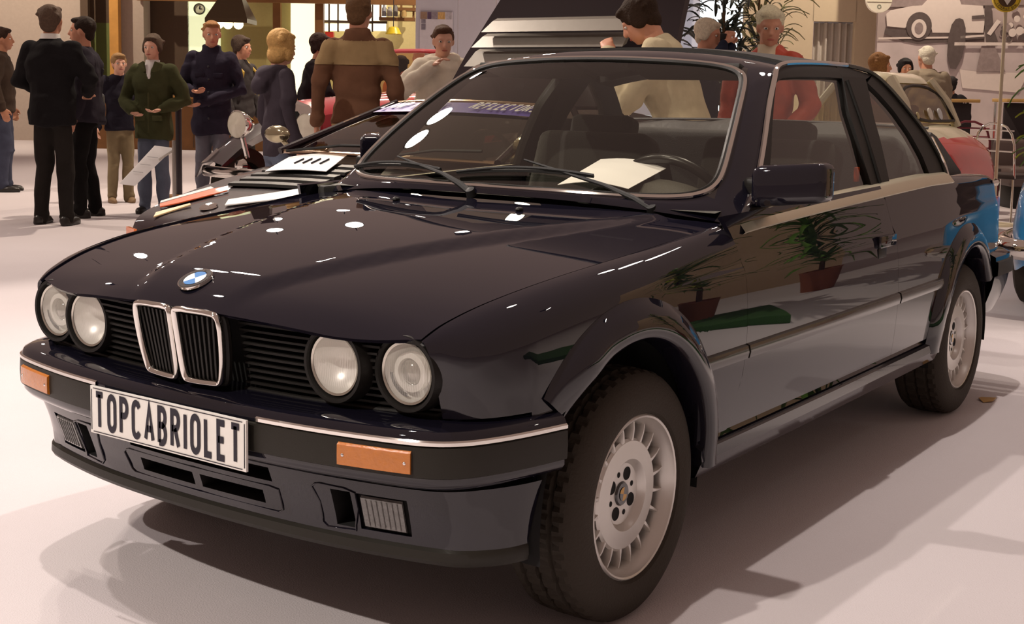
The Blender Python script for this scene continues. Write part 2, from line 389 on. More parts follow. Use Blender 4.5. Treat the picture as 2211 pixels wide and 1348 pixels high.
def quarter(s):
    xs = sorted(set([round(v, 4) for v in list(np.linspace(-1.68, -2.1, 12))+list(np.linspace(-2.1, -3.0, 44))+list(np.linspace(-3.0, -3.22, 9))+[-2.20, -2.92]]), reverse=True)
    rows = []
    for xn in xs:
        u = (-1.68-xn)/1.54; zt, yt = qz(xn), qy(xn); zb = quarter_bottom(xn); h = 0.05; zc = zcrease(xn); col = []
        zl = [zt-h+h*math.cos(t) for t in np.linspace(0.02, math.pi/2, 7)]+list(np.linspace(zt-h, zc, 5))[1:]+[zc+(zb-zc)*k for k in np.linspace(0, 1, 14)[1:]]
        for z in zl:
            xr = xn+(doorR(z)+0.002+1.68)*max(0, 1-u*4)
            ys = yside(xn, z)
            if z > zt-h:
                c = (z-(zt-h))/h; ys = yt+(yside(xn, zt-h)-yt)*math.sqrt(max(0, 1-c*c))
            col.append((xr, ys, z))
        rows.append(col)
    return sgn_geo(grid(rows), s)
HTEX = {}
for s in (1, -1):
    obj('front_fender', fender(s), PAINT, CAR, ang=28, solid=0.008)
    d = obj('door', door(s), PAINT, CAR, ang=28, solid=0.012)
    obj('rear_quarter_panel', quarter(s), PAINT, CAR, ang=28, solid=0.008)
    # door handle: recessed dark flap with paddle
    hx, hzz = -1.585, 0.775
    dh = obj('door_handle', sgn_geo(box((hx, yside(hx, hzz)+0.006, hzz), (0.15, 0.016, 0.040), 0.006), s), PAINT, d); obj('handle_recess', sgn_geo(box((hx+0.035, yside(hx, 0.735)-0.002, 0.738), (0.075, 0.010, 0.034), 0.004), s), BLACK, dh)
    # rub strip: low moulding along fender, door and quarter
    def mould(x0, x1, n):
        path = [(x, yside(x, 0.568)+0.002, 0.570-0.004*(-x)) for x in np.linspace(x0, x1, n)]
        return sgn_geo(sweep(path, [(-0.0, 0.020), (0.010, 0.016), (0.014, 0.0), (0.010, -0.016), (0.0, -0.020)], cap=True), s if True else s)
    def mould2(x0, x1, n):
        P = []
        for x in np.linspace(x0, x1, n):
            y = yside(x, 0.565); zc = 0.568
            P.append([(x, y+o, zc+q) for o, q in ((-0.002, 0.021), (0.009, 0.017), (0.013, 0.0), (0.009, -0.017), (-0.002, -0.021))])
        g = grid(P); n5 = len(g[0]); return sgn_geo((g[0], g[1]+[tuple(range(5)), tuple(range(n5-5, n5))]), s)
    STRIP = mat('body_moulding', (0.030, 0.028, 0.024), rough=0.22, coat=0.5)
    obj('side_moulding', mould2(-0.30, -0.528, 8), STRIP, CAR); obj('side_moulding', mould2(-0.538, -1.712, 26), STRIP, CAR); obj('side_moulding', mould2(-1.726, -2.19, 12), STRIP, CAR)
    # belt trim
    P = []
    for x in np.linspace(-0.56, -2.43, 50):
        zb = 0.903+(0.952-0.903)*((-0.56-x)/1.6)**0.75 if x > -2.16 else 0.952-0.006*(-2.16-x)
        P.append([(x, yside(x, zb-0.028)+0.001, zb-0.028), (x, yside(x, zb-0.02)+0.010, zb-0.022), (x, yside(x, zb)-0.004, zb+0.004), (x, yside(x, zb)-0.022, zb+0.012), (x, yside(x, zb)-0.05, zb+0.013)])
    obj('belt_trim', sgn_geo(grid(P), s), TRIM, CAR)
    # sill skirt
    P = []
    for x in np.linspace(-0.30, -2.22, 30):
        y = yside(x, 0.36); P.append([(x, y-0.03, 0.374), (x, y-0.012, 0.366), (x, y-0.006, 0.355), (x, y+0.010, 0.345), (x, y+0.014, 0.318), (x, y-0.004, 0.275), (x, y-0.05, 0.262), (x, y-0.14, 0.262)])
    obj('sill_skirt', sgn_geo(grid(P), s), PAINT, CAR, ang=25)
    # wheel arch flares
    for nm, (xc, zc, a, b), zlo0, zlo1 in (('f', FA, 0.545, 0.30), ('r', FB, 0.31, 0.50)):
        P = []
        t0 = math.asin(min(1, (zlo0-zc)/b)) if zlo0 > zc else -0.0
        t1 = math.pi-(math.asin((zlo1-zc)/b) if zlo1 > zc else 0.0)
        for t in np.linspace(t0, t1, 48):
            row = []; wid = 0.075+0.015*math.sin(t); tp = min(1.0, 0.25+(t-t0)/0.45) if nm == 'f' else 1.0
            if nm == 'r': wid += 0.03*max(0, math.cos(t))
            for k, o in ((1.0, 0.0005), (0.86, 0.010), (0.66, 0.022), (0.45, 0.028), (0.25, 0.029), (0.08, 0.028), (0.0, 0.024), (-0.06, 0.012), (-0.08, -0.05)):
                x = xc+(a+wid*k)*math.cos(t); z = zc+(b+wid*k)*math.sin(t)
                yb = yside(xc+(a+wid)*math.cos(t), max(z, 0.33)); yb = max(yb, 0.775 if nm == 'f' else 0.79)
                row.append((x, (yb if k > 0.9 else max(yb, 0.792*tp+yb*(1-tp)))+(o*tp if o > 0 else o), z))
            P.append(row)
        obj('wheel_arch_flare', sgn_geo(grid(P), s), PAINT, CAR, ang=40)
        # inner wheel housing
        P = []
        for t in np.linspace(-0.15, math.pi+0.15, 26):
            P.append([(xc+(a+0.012)*math.cos(t), y, zc+(b+0.012)*math.sin(t)) for y in (0.79, 0.60, 0.50)]+[(xc, 0.50, zc)])
        obj('wheel_housing', sgn_geo(grid(P), s), DARK, CAR)

# ---- hood with the raised centre panel
def hood_top(x, y):
    e = hz(x); yy = min(abs(y)/hy(x), 1.0)
    cr = float(np.interp(x, [-0.55, -0.2, 0.2, 0.5, 0.62, 0.70], [0.036, 0.036, 0.034, 0.034, 0.036, 0.04]))
    return e+cr*(1-yy*yy)
hood_c = S([0.70, 0.692, 0.675, 0.65, 0.61, 0.5, 0.2, -0.2, -0.45, -0.6], [0.748, 0.758, 0.774, 0.789, 0.803, 0.825, 0.866, 0.903, 0.927, 0.94])
def hood_front(y): return 0.694-0.105*(abs(y)/0.632)**2.2
def hood_rear(y): return -0.428-0.122*(abs(y)/0.72)**2.2
def hood_z(x, y):
    Y = hy(min(x, 0.62)); t = min(abs(y)/Y, 1.0)
    c = hood_c(x+(0.694-hood_front(y))*max(0, (x+0.2)/0.9)) if x > -0.2 else hood_c(x)
    e = hz(x)
    z = c+(e-c)*t**2.4
    # raised panel
    yb = 0.158+(0.660-x)*0.36
    k = min(max((yb-abs(y))/0.028+0.5, 0), 1); k = k*k*(3-2*k)
    fade = min(max((0.70-x)/0.12, 0), 1)
    return z+0.017*k*fade*(1-0.5*min(max((-0.1-x)/0.3, 0), 1))-0.004
rows = []
for t in np.linspace(-1, 1, 61):
    col = []
    for k in list(np.linspace(0, 0.12, 12))+list(np.linspace(0.12, 1, 40))[1:]:
        y0 = t*0.629; x = hood_front(y0)+(hood_rear(t*0.735)-hood_front(y0))*k
        Y = (hy(x) if x < 0.596 else hy(0.596)*1.0-0.0)-0.0095; y = t*Y
        z = hood_z(x, y)
        col.append((x, y, z))
    rows.append(col)
HOOD = obj('hood', grid(rows), PAINT, CAR, ang=40, solid=0.010)
# roundel on the nose
rc = Vector((0.632, 0.0, hood_z(0.632, 0.0)+0.002)); rn = Vector((0.42, 0, 0.9)).normalized()
rd = obj('nose_roundel', lathe([(0.0, 0.004), (0.028, 0.004), (0.0285, 0.006), (0.041, 0.006), (0.0415, 0.0)], 40, rc, rn), [CHROME], CAR)
NAVYRING = mat('roundel_black', (0.01, 0.01, 0.012), rough=0.2, coat=1.0); RBLUE = mat('roundel_blue', (0.05, 0.22, 0.55), rough=0.2, coat=1.0)
obj('roundel_ring', lathe([(0.029, 0.0066), (0.0385, 0.0066)], 40, rc, rn), NAVYRING, rd)
for q in range(4):
    obj('roundel_quadrant', lathe([(0.0, 0.0068), (0.027, 0.0068)], 10, rc, rn, a0=q*math.pi/2+0.1, a1=(q+1)*math.pi/2+0.1), RBLUE if q % 2 else WHITE, rd)
_rx = Vector((0, 1, 0)); _ry = rn.cross(_rx).normalized()
for k, ch in enumerate('BMW'):
    a = math.radians(150-60*k); X = Vector((0, 1, 0)); Yv = Vector((-rn.z, 0, rn.x))
    cdir = X*math.cos(a)+Yv*math.sin(a); up = cdir; rt = up.cross(rn)*1.0
    g = text_geo(ch, rc+cdir*0.030-rt*0.003+rn*0.0068, rt, up, 0.0075, w=0.2, thick=0.0003)
    obj('roundel_letter', g[0][1], CHROME, rd)

# ---- nose: grille panel, slats, kidneys, lamps
def grille_x(y, z): return 0.628-0.075*(abs(y)/0.655)**2.2+0.040*(z-0.65)/0.155*1.0*0.9
obj('grille_backing', fngrid(lambda u, v: (grille_x(u, v)-0.045, u, v), np.linspace(-0.65, 0.65, 31), np.linspace(0.565, 0.748, 5)), DARK, CAR)
for s in (1, -1):
    for k in range(10):
        z = 0.588+k*0.0155
        y0 = 0.150 if z > 0.6 else 0.14
        cuts = []
        for yl, rl in ((0.411, 0.079), (0.583, 0.078)):
            dz = abs(z-0.664)
            if dz < rl: w_ = math.sqrt(rl*rl-dz*dz); cuts.append((yl-w_, yl+w_))
        spans = []; cur = y0
        for c0, c1 in cuts:
            if c0-cur > 0.008: spans.append((cur, c0))
            cur = max(cur, c1)
        if 0.648-cur > 0.008: spans.append((cur, 0.648))
        for p0_, p1_ in spans:
            P = [[(grille_x(y, z)+d[0], s*y, z+d[1]) for d in ((0.002, 0.002), (-0.022, 0.0055), (-0.022, 0.0015), (0.002, -0.003))] for y in np.linspace(p0_, p1_, max(3, int((p1_-p0_)/0.03)))]
            g = grid(P, cv=True); n4 = len(g[0]); obj('grille_slat', (g[0], g[1]+[(0, 1, 2, 3), (n4-4, n4-3, n4-2, n4-1)]), BLACK, CAR)
    # surround rail of the lamp panel
    ring = [(grille_x(y, z)+0.004, s*y, z) for y, z in [(0.14, 0.742), (0.3, 0.741), (0.5, 0.737), (0.6, 0.733), (0.635, 0.726), (0.650, 0.705), (0.654, 0.66), (0.655, 0.60), (0.650, 0.583), (0.635, 0.576), (0.5, 0.573), (0.3, 0.572), (0.14, 0.572)]]
    obj('grille_surround', tube(ring, 0.006, 8), BLACK, CAR)
def headlamp(y, z, r, low, s):
    x = grille_x(y, z)+0.008
    ax = Vector((1.0, 0.0, -0.02)).normalized(); O = Vector((x, s*y, z))
    hb = obj('headlamp', lathe([(r+0.002, -0.055), (r+0.004, -0.004), (r+0.010, 0.012), (r+0.017, 0.012), (r+0.019, 0.004), (r+0.022, -0.03)], 44, O, ax), BLACK, CAR)
    # reflector bowl
    obj('reflector', lathe([(0.0, -0.050), (r*0.5, -0.042), (r*0.85, -0.022), (r, 0.0)], 36, O, ax), mat('lamp_reflector', (0.92, 0.90, 0.85), rough=0.35, metal=0.35), hb)
    if low:
        obj('projector_lens', lathe([(0.0, 0.001), (r*0.25, -0.002), (r*0.40, -0.010), (r*0.44, -0.018)], 28, O, ax), mat('projector_glass', (0.38, 0.36, 0.31), rough=0.1, metal=0.5, coat=1.0), hb)
        obj('projector_rim', lathe([(r*0.44, -0.012), (r*0.48, -0.004), (r*0.66, -0.006), (r*0.68, -0.02)], 32, O, ax), mat('lamp_diffuser', (0.78, 0.76, 0.70), rough=0.35), hb)
        obj('side_marker', lathe([(r*0.70, -0.004), (r*0.86, -0.006)], 14, O, ax, a0=math.pi*0.5+0.9, a1=math.pi*1.5-0.9), BLACK, hb)
    RIB = MATS.get('ribbed_lens')
    if RIB is None:
        RIB = bpy.data.materials.new('ribbed_lens'); RIB.use_nodes = True; nt = RIB.node_tree; nt.nodes.clear()
        o = nt.nodes.new('ShaderNodeOutputMaterial'); m1 = nt.nodes.new('ShaderNodeMixShader'); tr = nt.nodes.new('ShaderNodeBsdfTransparent'); gl = nt.nodes.new('ShaderNodeBsdfGlossy'); df = nt.nodes.new('ShaderNodeBsdfDiffuse'); m2 = nt.nodes.new('ShaderNodeMixShader')
        tc = nt.nodes.new('ShaderNodeTexCoord'); wv = nt.nodes.new('ShaderNodeTexWave'); wv.bands_direction = 'Y'; wv.inputs['Scale'].default_value = 55; wv.inputs['Distortion'].default_value = 0.4
        bp = nt.nodes.new('ShaderNodeBump'); bp.inputs['Strength'].default_value = 0.5; bp.inputs['Distance'].default_value = 0.004
        nt.links.new(tc.outputs['Object'], wv.inputs['Vector']); nt.links.new(wv.outputs['Fac'], bp.inputs['Height'])
        gl.inputs['Roughness'].default_value = 0.12; nt.links.new(bp.outputs[0], gl.inputs['Normal']); nt.links.new(bp.outputs[0], df.inputs['Normal'])
        df.inputs[0].default_value = (0.85, 0.83, 0.76, 1); m1.inputs[0].default_value = 0.24; m2.inputs[0].default_value = 0.15
        nt.links.new(tr.outputs[0], m1.inputs[1]); nt.links.new(df.outputs[0], m1.inputs[2]); nt.links.new(m1.outputs[0], m2.inputs[1]); nt.links.new(gl.outputs[0], m2.inputs[2]); nt.links.new(m2.outputs[0], o.inputs[0])
        MATS['ribbed_lens'] = RIB
    obj('lamp_lens', lathe([(0.0, 0.014), (r*0.4, 0.0125), (r*0.75, 0.008), (r, 0.001)], 40, O, ax), RIB, hb)
    obj('lens_rim', lathe([(r-0.002, 0.003), (r+0.003, 0.005), (r+0.004, -0.004)], 44, O, ax), mat('lamp_rim', (0.55, 0.53, 0.47), rough=0.2, metal=0.9), hb)
for s in (1, -1):
    headlamp(0.583, 0.664, 0.063, True, s); headlamp(0.411, 0.664, 0.064, False, s)
    # kidney: chrome frame with upright slats
    def kid(y, z): # front plane of the kidney grille
        return (0.690+0.0135*((z-0.668)/0.08)-0.012*(abs(y)/0.14), s*y, z)
    out = []
    A = [(0.014, 0.751), (0.125, 0.749), (0.136, 0.741), (0.139, 0.71), (0.134, 0.65), (0.124, 0.605), (0.119, 0.592), (0.108, 0.587), (0.026, 0.585), (0.014, 0.591), (0.0105, 0.62), (0.0095, 0.68), (0.0085, 0.725), (0.0085, 0.743)]
    # resample the outline
    for _ in range(2):
        A = [q for a_, b_ in zip(A, A[1:]+A[:1]) for q in ((a_[0]*0.75+b_[0]*0.25, a_[1]*0.75+b_[1]*0.25), (a_[0]*0.25+b_[0]*0.75, a_[1]*0.25+b_[1]*0.75))]
    pts = [kid(y, z) for y, z in A]
    kf = obj('kidney_grille', tube(pts, 0.0072, 10, closed=True, sx=1.3), CHROME, CAR)
    for k in range(8):
        yt = 0.022+k*0.0152; yb = 0.024+k*0.0126
        P = []
        for t in np.linspace(0, 1, 5):
            y = yt+(yb-yt)*t; z = 0.738-0.146*t; c = kid(y, z)
            P.append([(c[0]-0.006, c[1]-0.003, z), (c[0]-0.022, c[1]-0.003, z), (c[0]-0.022, c[1]+0.003, z), (c[0]-0.006, c[1]+0.003, z)])
        obj('kidney_slat', grid(P, cv=True), BLACK, kf)
    obj('kidney_shroud', tube([(p[0]-0.018, p[1], p[2]) for p in pts], 0.010, 8, closed=True), BLACK, kf)

# ---- front bumper, swept along its plan curve
bp_y = [0, 0.13, 0.26, 0.38, 0.487, 0.60, 0.66, 0.70, 0.735, 0.765, 0.79, 0.812]; bp_x = [0.712, 0.710, 0.704, 0.693, 0.676, 0.652, 0.634, 0.612, 0.575, 0.51, 0.43, 0.331]
_half = [(x, y) for x, y in zip(bp_x, bp_y)]
def resample(pts, n):
    P = np.array(pts, float); d = np.concatenate([[0], np.cumsum(np.linalg.norm(np.diff(P, axis=0), axis=1))]); s = np.linspace(0, d[-1], n)
    return np.stack([np.interp(s, d, P[:, k]) for k in range(P.shape[1])], 1), d
def chaikin(pts, it=2):
    P = [np.array(q, float) for q in pts]
    for _ in range(it):
        Q = [P[0]]
        for a, b in zip(P[:-1], P[1:]): Q += [a*0.75+b*0.25, a*0.25+b*0.75]
        P = Q+[P[-1]]
    return P
_full = chaikin([(x, -y) for x, y in _half[::-1]]+_half[1:], 2)
BPATH, _ = resample(_full, 161)      # runs from the car's right end to its left end
BTAN = np.gradient(BPATH, axis=0); BTAN /= np.linalg.norm(BTAN, axis=1)[:, None]
BNRM = np.stack([BTAN[:, 1], -BTAN[:, 0]], 1)
def bpoint(i, d, z): return (BPATH[i, 0]+BNRM[i, 0]*d, BPATH[i, 1]+BNRM[i, 1]*d, z)
def bidx(y): return int(np.argmin([abs(BPATH[i, 1]-y)+(0 if BPATH[i, 0] > 0.5 or abs(y) > 0.75 else 9) for i in range(len(BPATH))]))
def bsweep(prof, i0=0, i1=160): return grid([[bpoint(i, d, z) for d, z in prof] for i in range(i0, i1+1)])
BUMP = obj('front_bumper', bsweep([(-0.13, 0.574), (-0.07, 0.571), (-0.022, 0.565), (-0.006, 0.557), (0.0, 0.546), (0.0, 0.535), (-0.01, 0.53)]), PAINT, CAR, ang=40)
iL, iR = bidx(-0.272), bidx(0.272)
obj('bumper_chrome_strip', bsweep([(0.0, 0.546), (0.0045, 0.543), (0.0045, 0.536), (0.0, 0.533)], 0, iL), CHROME, BUMP)
obj('bumper_chrome_strip', bsweep([(0.0, 0.546), (0.0045, 0.543), (0.0045, 0.536), (0.0, 0.533)], iR, 160), CHROME, BUMP)
obj('bumper_rub_band', bsweep([(-0.004, 0.534), (0.004, 0.531), (0.0055, 0.50), (0.004, 0.470), (-0.004, 0.466)]), RUB, BUMP)
obj('bumper_lower_edge', bsweep([(-0.004, 0.467), (-0.004, 0.455), (-0.014, 0.442), (-0.028, 0.437), (-0.06, 0.436)]), PAINT, BUMP)
# indicators
for s in (1, -1):
    a, b = (bidx(0.487), bidx(0.638)); a, b = (a, b) if s > 0 else (160-b, 160-a)
    lens = grid([[bpoint(i, d, z) for d, z in ((0.0045, 0.524), (0.011, 0.520), (0.0115, 0.498), (0.011, 0.478), (0.0045, 0.475))] for i in range(a, b+1)])
    n5 = len(lens[0]); il = obj('indicator_lamp', (lens[0], lens[1]+[tuple(range(5)), tuple(range(n5-5, n5))]), AMBER, CAR, ang=30, label='amber indicator lens in the bumper')
    for i in (a+1, b-1):
        c = bpoint(i, 0.0115, 0.499); obj('lens_screw', ball(c, (0.002, 0.004, 0.004), 8, 5), CHROME, il)
# apron with openings
prof_z = [0.428, 0.420, 0.412, 0.405, 0.398, 0.385, 0.365, 0.357, 0.345, 0.332, 0.325, 0.312, 0.302, 0.294]
apd = lin([0.294, 0.302, 0.33, 0.38, 0.415, 0.428], [-0.090, -0.089, -0.083, -0.066, -0.052, -0.047])
holes = []   # (y0, y1, z0, z1, depth)
for y0, y1, z0, z1, dp in [(-0.235, 0.255, 0.385, 0.420, 0.06), (-0.205, -0.018, 0.325, 0.357, 0.06), (0.018, 0.215, 0.325, 0.357, 0.06), (0.425, 0.475, 0.312, 0.398, 0.07), (-0.475, -0.425, 0.312, 0.398, 0.07), (0.485, 0.605, 0.312, 0.398, 0.012), (-0.605, -0.485, 0.312, 0.398, 0.012)]:
    holes.append((bidx(y0), bidx(y1), z0, z1, dp))
i_end0 = next(i for i in range(161) if BPATH[i, 0] > 0.375); i_end1 = 160-i_end0
idxs = list(range(i_end0, i_end1+1)); V, Fc, MI = [], [], []
def apk(i): return 1-0.62*(lambda t: t*t*(3-2*t))(min(max((0.655-BPATH[i, 0])/0.26, 0), 1))
def ap(i, z, extra=0.0):
    k = apk(i); p = bpoint(i, apd(z)*k-extra, z); bk = 0.22*max(0, (0.43-z))*(1-k)/0.62
    return (p[0]+bk, p[1], p[2])
for i in idxs:
    for z in prof_z: V.append(ap(i, z))
nz = len(prof_z)
for a, i in enumerate(idxs[:-1]):
    for b in range(nz-1):
        zc = (prof_z[b]+prof_z[b+1])/2
        if any(h[0] <= i < h[1] and h[2] < zc < h[3] for h in holes): continue
        Fc.append((a*nz+b, a*nz+b+1, (a+1)*nz+b+1, (a+1)*nz+b)); MI.append(0)
for i0, i1, z0, z1, dp in holes:      # walls and floor of every opening
    ring = [(i, z1) for i in range(i0, i1+1)]+[(i1, z) for z in [q for q in prof_z if z0 < q < z1]]+[(i, z0) for i in range(i1, i0-1, -1)]+[(i0, z) for z in [q for q in prof_z[::-1] if z0 < q < z1]]
    n = len(V); m = len(ring); V += [ap(i, z) for i, z in ring]+[ap(i, z, dp) for i, z in ring]
    for k in range(m): Fc.append((n+k, n+(k+1) % m, n+m+(k+1) % m, n+m+k)); MI.append(1 if dp > 0.03 else 0)
    P = [[ap(i, z, dp) for z in (z1, z0)] for i in range(i0, i1+1)]; g = grid(P); n = len(V); V += g[0]; Fc += [tuple(q+n for q in f) for f in g[1]]; MI += [1]*len(g[1])
obj('front_apron', (V, Fc, MI), [PAINT, DARK], CAR, ang=35)
obj('apron_lip', grid([[(lambda p: (p[0]+0.03*(1-apk(i))/0.62, p[1], p[2]))(bpoint(i, d*apk(i), z)) for d, z in ((-0.092, 0.295), (-0.082, 0.288), (-0.080, 0.270), (-0.090, 0.258), (-0.13, 0.262))] for i in idxs]), RUB, CAR)
obj('radiator_shade', fngrid(lambda u, v: (0.50, u, v), np.linspace(-0.6, 0.6, 3), [0.26, 0.56]), DARK, CAR)
for s in (1, -1):
    # fog lamp: clear ribbed block beside the brake scoop
    a, b = bidx(0.500), bidx(0.600); a, b = (a, b) if s > 0 else (160-b, 160-a)
    g = grid([[ap(i, z, -dd) for z, dd in ((0.393, -0.004), (0.389, 0.002), (0.355, 0.003), (0.321, 0.002), (0.317, -0.004))] for i in range(a, b+1)])
    n5 = len(g[0]); fl = obj('fog_lamp', (g[0], g[1]+[tuple(range(5)), tuple(range(n5-5, n5))]), mat('fog_lens', (0.13, 0.125, 0.12), rough=0.18, coat=1.0, bump=0.4, bscale=120, var=0.3, scale=70), CAR, label='clear ribbed fog lamp')
    for k_ in range(a+1, b, 1):
        obj('lens_rib', tube([ap(k_, 0.386, -0.0035), ap(k_, 0.324, -0.0035)], 0.0016, 6), MATS['fog_lens'], fl)
    # framed scoop
    ys = (0.372, 0.478); zs = (0.304, 0.406)
    ring = []
    for y, z in [(0.374, 0.395), (0.376, 0.404), (0.39, 0.407), (0.46, 0.405), (0.476, 0.398), (0.478, 0.36), (0.475, 0.318), (0.468, 0.306), (0.40, 0.302), (0.385, 0.312), (0.377, 0.36)]:
        i = bidx(y); i = i if s > 0 else 160-i; ring.append(bpoint(i, apd(z)+0.001, z))
    obj('scoop_frame', tube(ring, 0.0025, 6, closed=True), PAINT, CAR)
ring = []
for y, z in [(-0.262, 0.36), (-0.258, 0.368), (-0.24, 0.372), (0, 0.372), (0.24, 0.372), (0.262, 0.368), (0.268, 0.35), (0.262, 0.318), (0.25, 0.311), (0, 0.311), (-0.24, 0.311), (-0.256, 0.318)]:
    i = bidx(y); ring.append(bpoint(i, apd(z)+0.001, z))
obj('duct_frame', tube(ring, 0.0022, 6, closed=True), PAINT, CAR)

# ---- number plate
PL = obj('number_plate', box((0.7235, 0, 0.484), (0.006, 0.522, 0.112), 0.0), WHITE, CAR, label='white plate reading TOPCABRIOLET')
for z, hgt in ((0.484+0.0515, 0.0016), (0.484-0.0515, 0.0016)): obj('plate_border', box((0.7272, 0, z), (0.0012, 0.500, hgt)), INK, PL)
for y in (-0.2565, 0.2565): obj('plate_border', box((0.7272, y, 0.484), (0.0012, 0.0016, 0.096)), INK, PL)
for ch, g in text_geo('TOPCABRIOLET', (0.7268, -0.244, 0.446), (0, 1, 0), (0, 0, 1), 0.077, gap=0.22, w=0.20, thick=0.0012, width=0.490):
    obj('plate_letter', g, INK, PL)
hk = ribbon2([(-0.098, 0.520), (-0.093, 0.524), (-0.085, 0.524), (-0.081, 0.516)], 0.009)
obj('plate_letter', ([(0.7282, v[0]-0.004, v[1]) for v in hk[0]], hk[1]), INK, PL)

# ---- windscreen and its frame
def ws_in(u, v):
    b = (-0.452-0.158*u*u, 0.676*u, 0.962-0.014*u*u); t = (-1.035-0.092*u*u, 0.520*u, 1.352-0.024*u*u)
    p = lerp(b, t, v); k = 0.018*4*v*(1-v); return (p[0]+k*0.5, p[1]*(1+0.02*4*v*(1-v)), p[2]+k)
_sidez = [(-0.600, 0.748, 0.893), (-0.734, 0.723, 0.968), (-0.866, 0.683, 1.079), (-1.036, 0.621, 1.224), (-1.150, 0.583, 1.302), (-1.230, 0.566, 1.330)]
_sd = np.linspace(0, 1, 6)
def sidecurve(v): return tuple(float(np.interp(v, _sd, [p[k] for p in _sidez])) for k in range(3))
def roof_z(x, y):
    c = 1.392-0.02*((x+1.55)/0.5)**2*(1 if x > -1.55 else 0.6)
    return c-0.052*(abs(y)/0.55)**2.6
def ws_out(a, b):
    """a,b on the unit square boundary"""
    v = (b+1)/2
    if abs(a) >= abs(b)-1e-9: p = sidecurve(v); return (p[0], p[1]*(1 if a > 0 else -1), p[2])
    if b < 0: return (-0.437-0.163*abs(a)**2.2, 0.748*a, 0.945-0.052*abs(a)**2.6)
    x = -1.19-0.04*a*a; return (x, 0.566*a, 1.384-0.054*abs(a)**2.6)
sq = [(t, -1) for t in np.linspace(-1, 1, 33)]+[(1, t) for t in np.linspace(-1, 1, 25)][1:]+[(t, 1) for t in np.linspace(1, -1, 33)][1:]+[(-1, t) for t in np.linspace(1, -1, 25)][1:-1]
# denser corners
sq = []
def _sp(n):
    t = np.linspace(-1, 1, n); return np.sign(t)*np.abs(t)**0.55
for t in _sp(37): sq.append((t, -1))
for t in _sp(31)[1:]: sq.append((1, t))
for t in _sp(37)[1:]: sq.append((-t, 1))
for t in _sp(31)[1:-1]: sq.append((-1, -t))
NW = 9
def sup(a, b): k = (abs(a)**NW+abs(b)**NW)**(-1/NW); return a*k, b*k
inner = []; inner2 = []; outer = []
for a, b in sq:
    ui, vi = sup(a, b); inner.append(ws_in(ui, (vi+1)/2)); outer.append(ws_out(a, b))
rows = []
for k in range(len(sq)):
    i, o = inner[k], outer[k]; m = lerp(i, o, 0.5); mid = (m[0]+0.006, m[1]*1.004, m[2]+0.006)
    rows.append([i, lerp(i, mid, 0.5), mid, o])
obj('windscreen_frame', grid(rows, cu=True), PAINT, CAR, ang=50, solid=0.012)
def n_off(p, d): return (p[0]+0.55*d, p[1], p[2]+0.83*d)
obj('windscreen_trim', tube([n_off(p, 0.004) for p in inner], 0.0075, 8, closed=True), CHROME, CAR)
obj('windscreen_seal', tube([n_off(lerp(p, ws_in(0, 0.5), 0.018), 0.002) for p in inner], 0.0085, 6, closed=True), BLACK, CAR)
obj('windscreen_glass', fngrid(lambda u, v: ws_in(u*0.992, v), np.linspace(-1, 1, 33), np.linspace(0.005, 0.995, 17)), GLASS, CAR)

# ---- roof bars, targa panel, roll hoop
header = fngrid(lambda x, t: (x-0.04*t*t, 0.566*t, roof_z(x, 0.566*t)+0.002), np.linspace(-1.188, -1.33, 6), np.linspace(-1, 1, 25))
obj('roof_header', header, PAINT, CAR, solid=0.03)
VINYL = mat('roof_vinyl', (0.020, 0.018, 0.016), rough=0.45, bump=0.2, bscale=500)
obj('targa_roof_panel', fngrid(lambda x, t: (x-0.03*t*t, 0.520*t, roof_z(x, 0.520*t)+0.012), np.linspace(-1.345, -1.955, 14), np.linspace(-1, 1, 25)), VINYL, CAR, solid=0.045)
obj('roll_hoop', fngrid(lambda x, t: (x-0.02*t*t, 0.566*t, roof_z(max(x, -2.0), 0.566*t)-0.012*max(0, (-2.0-x)/0.08)), np.linspace(-1.965, -2.085, 6), np.linspace(-1, 1, 25)), VINYL, CAR, solid=0.05)
yg = lin([0.85, 0.935, 1.10, 1.25, 1.31, 1.345, 1.37], [0.745, 0.735, 0.675, 0.61, 0.582, 0.556, 0.52])
def sp(x, z, o=0.0): return (x, yg(z)+o, z)
def strip(A, B, n, o=0.0, s=1):
    """strip between two (x,z) polylines, both resampled to n points"""
    PA, _ = resample(A, n); PB, _ = resample(B, n)
    return sgn_geo(grid([[sp(*(PA[i]*(1-t)+PB[i]*t), o) for t in np.linspace(0, 1, 4)] for i in range(n)]), s)
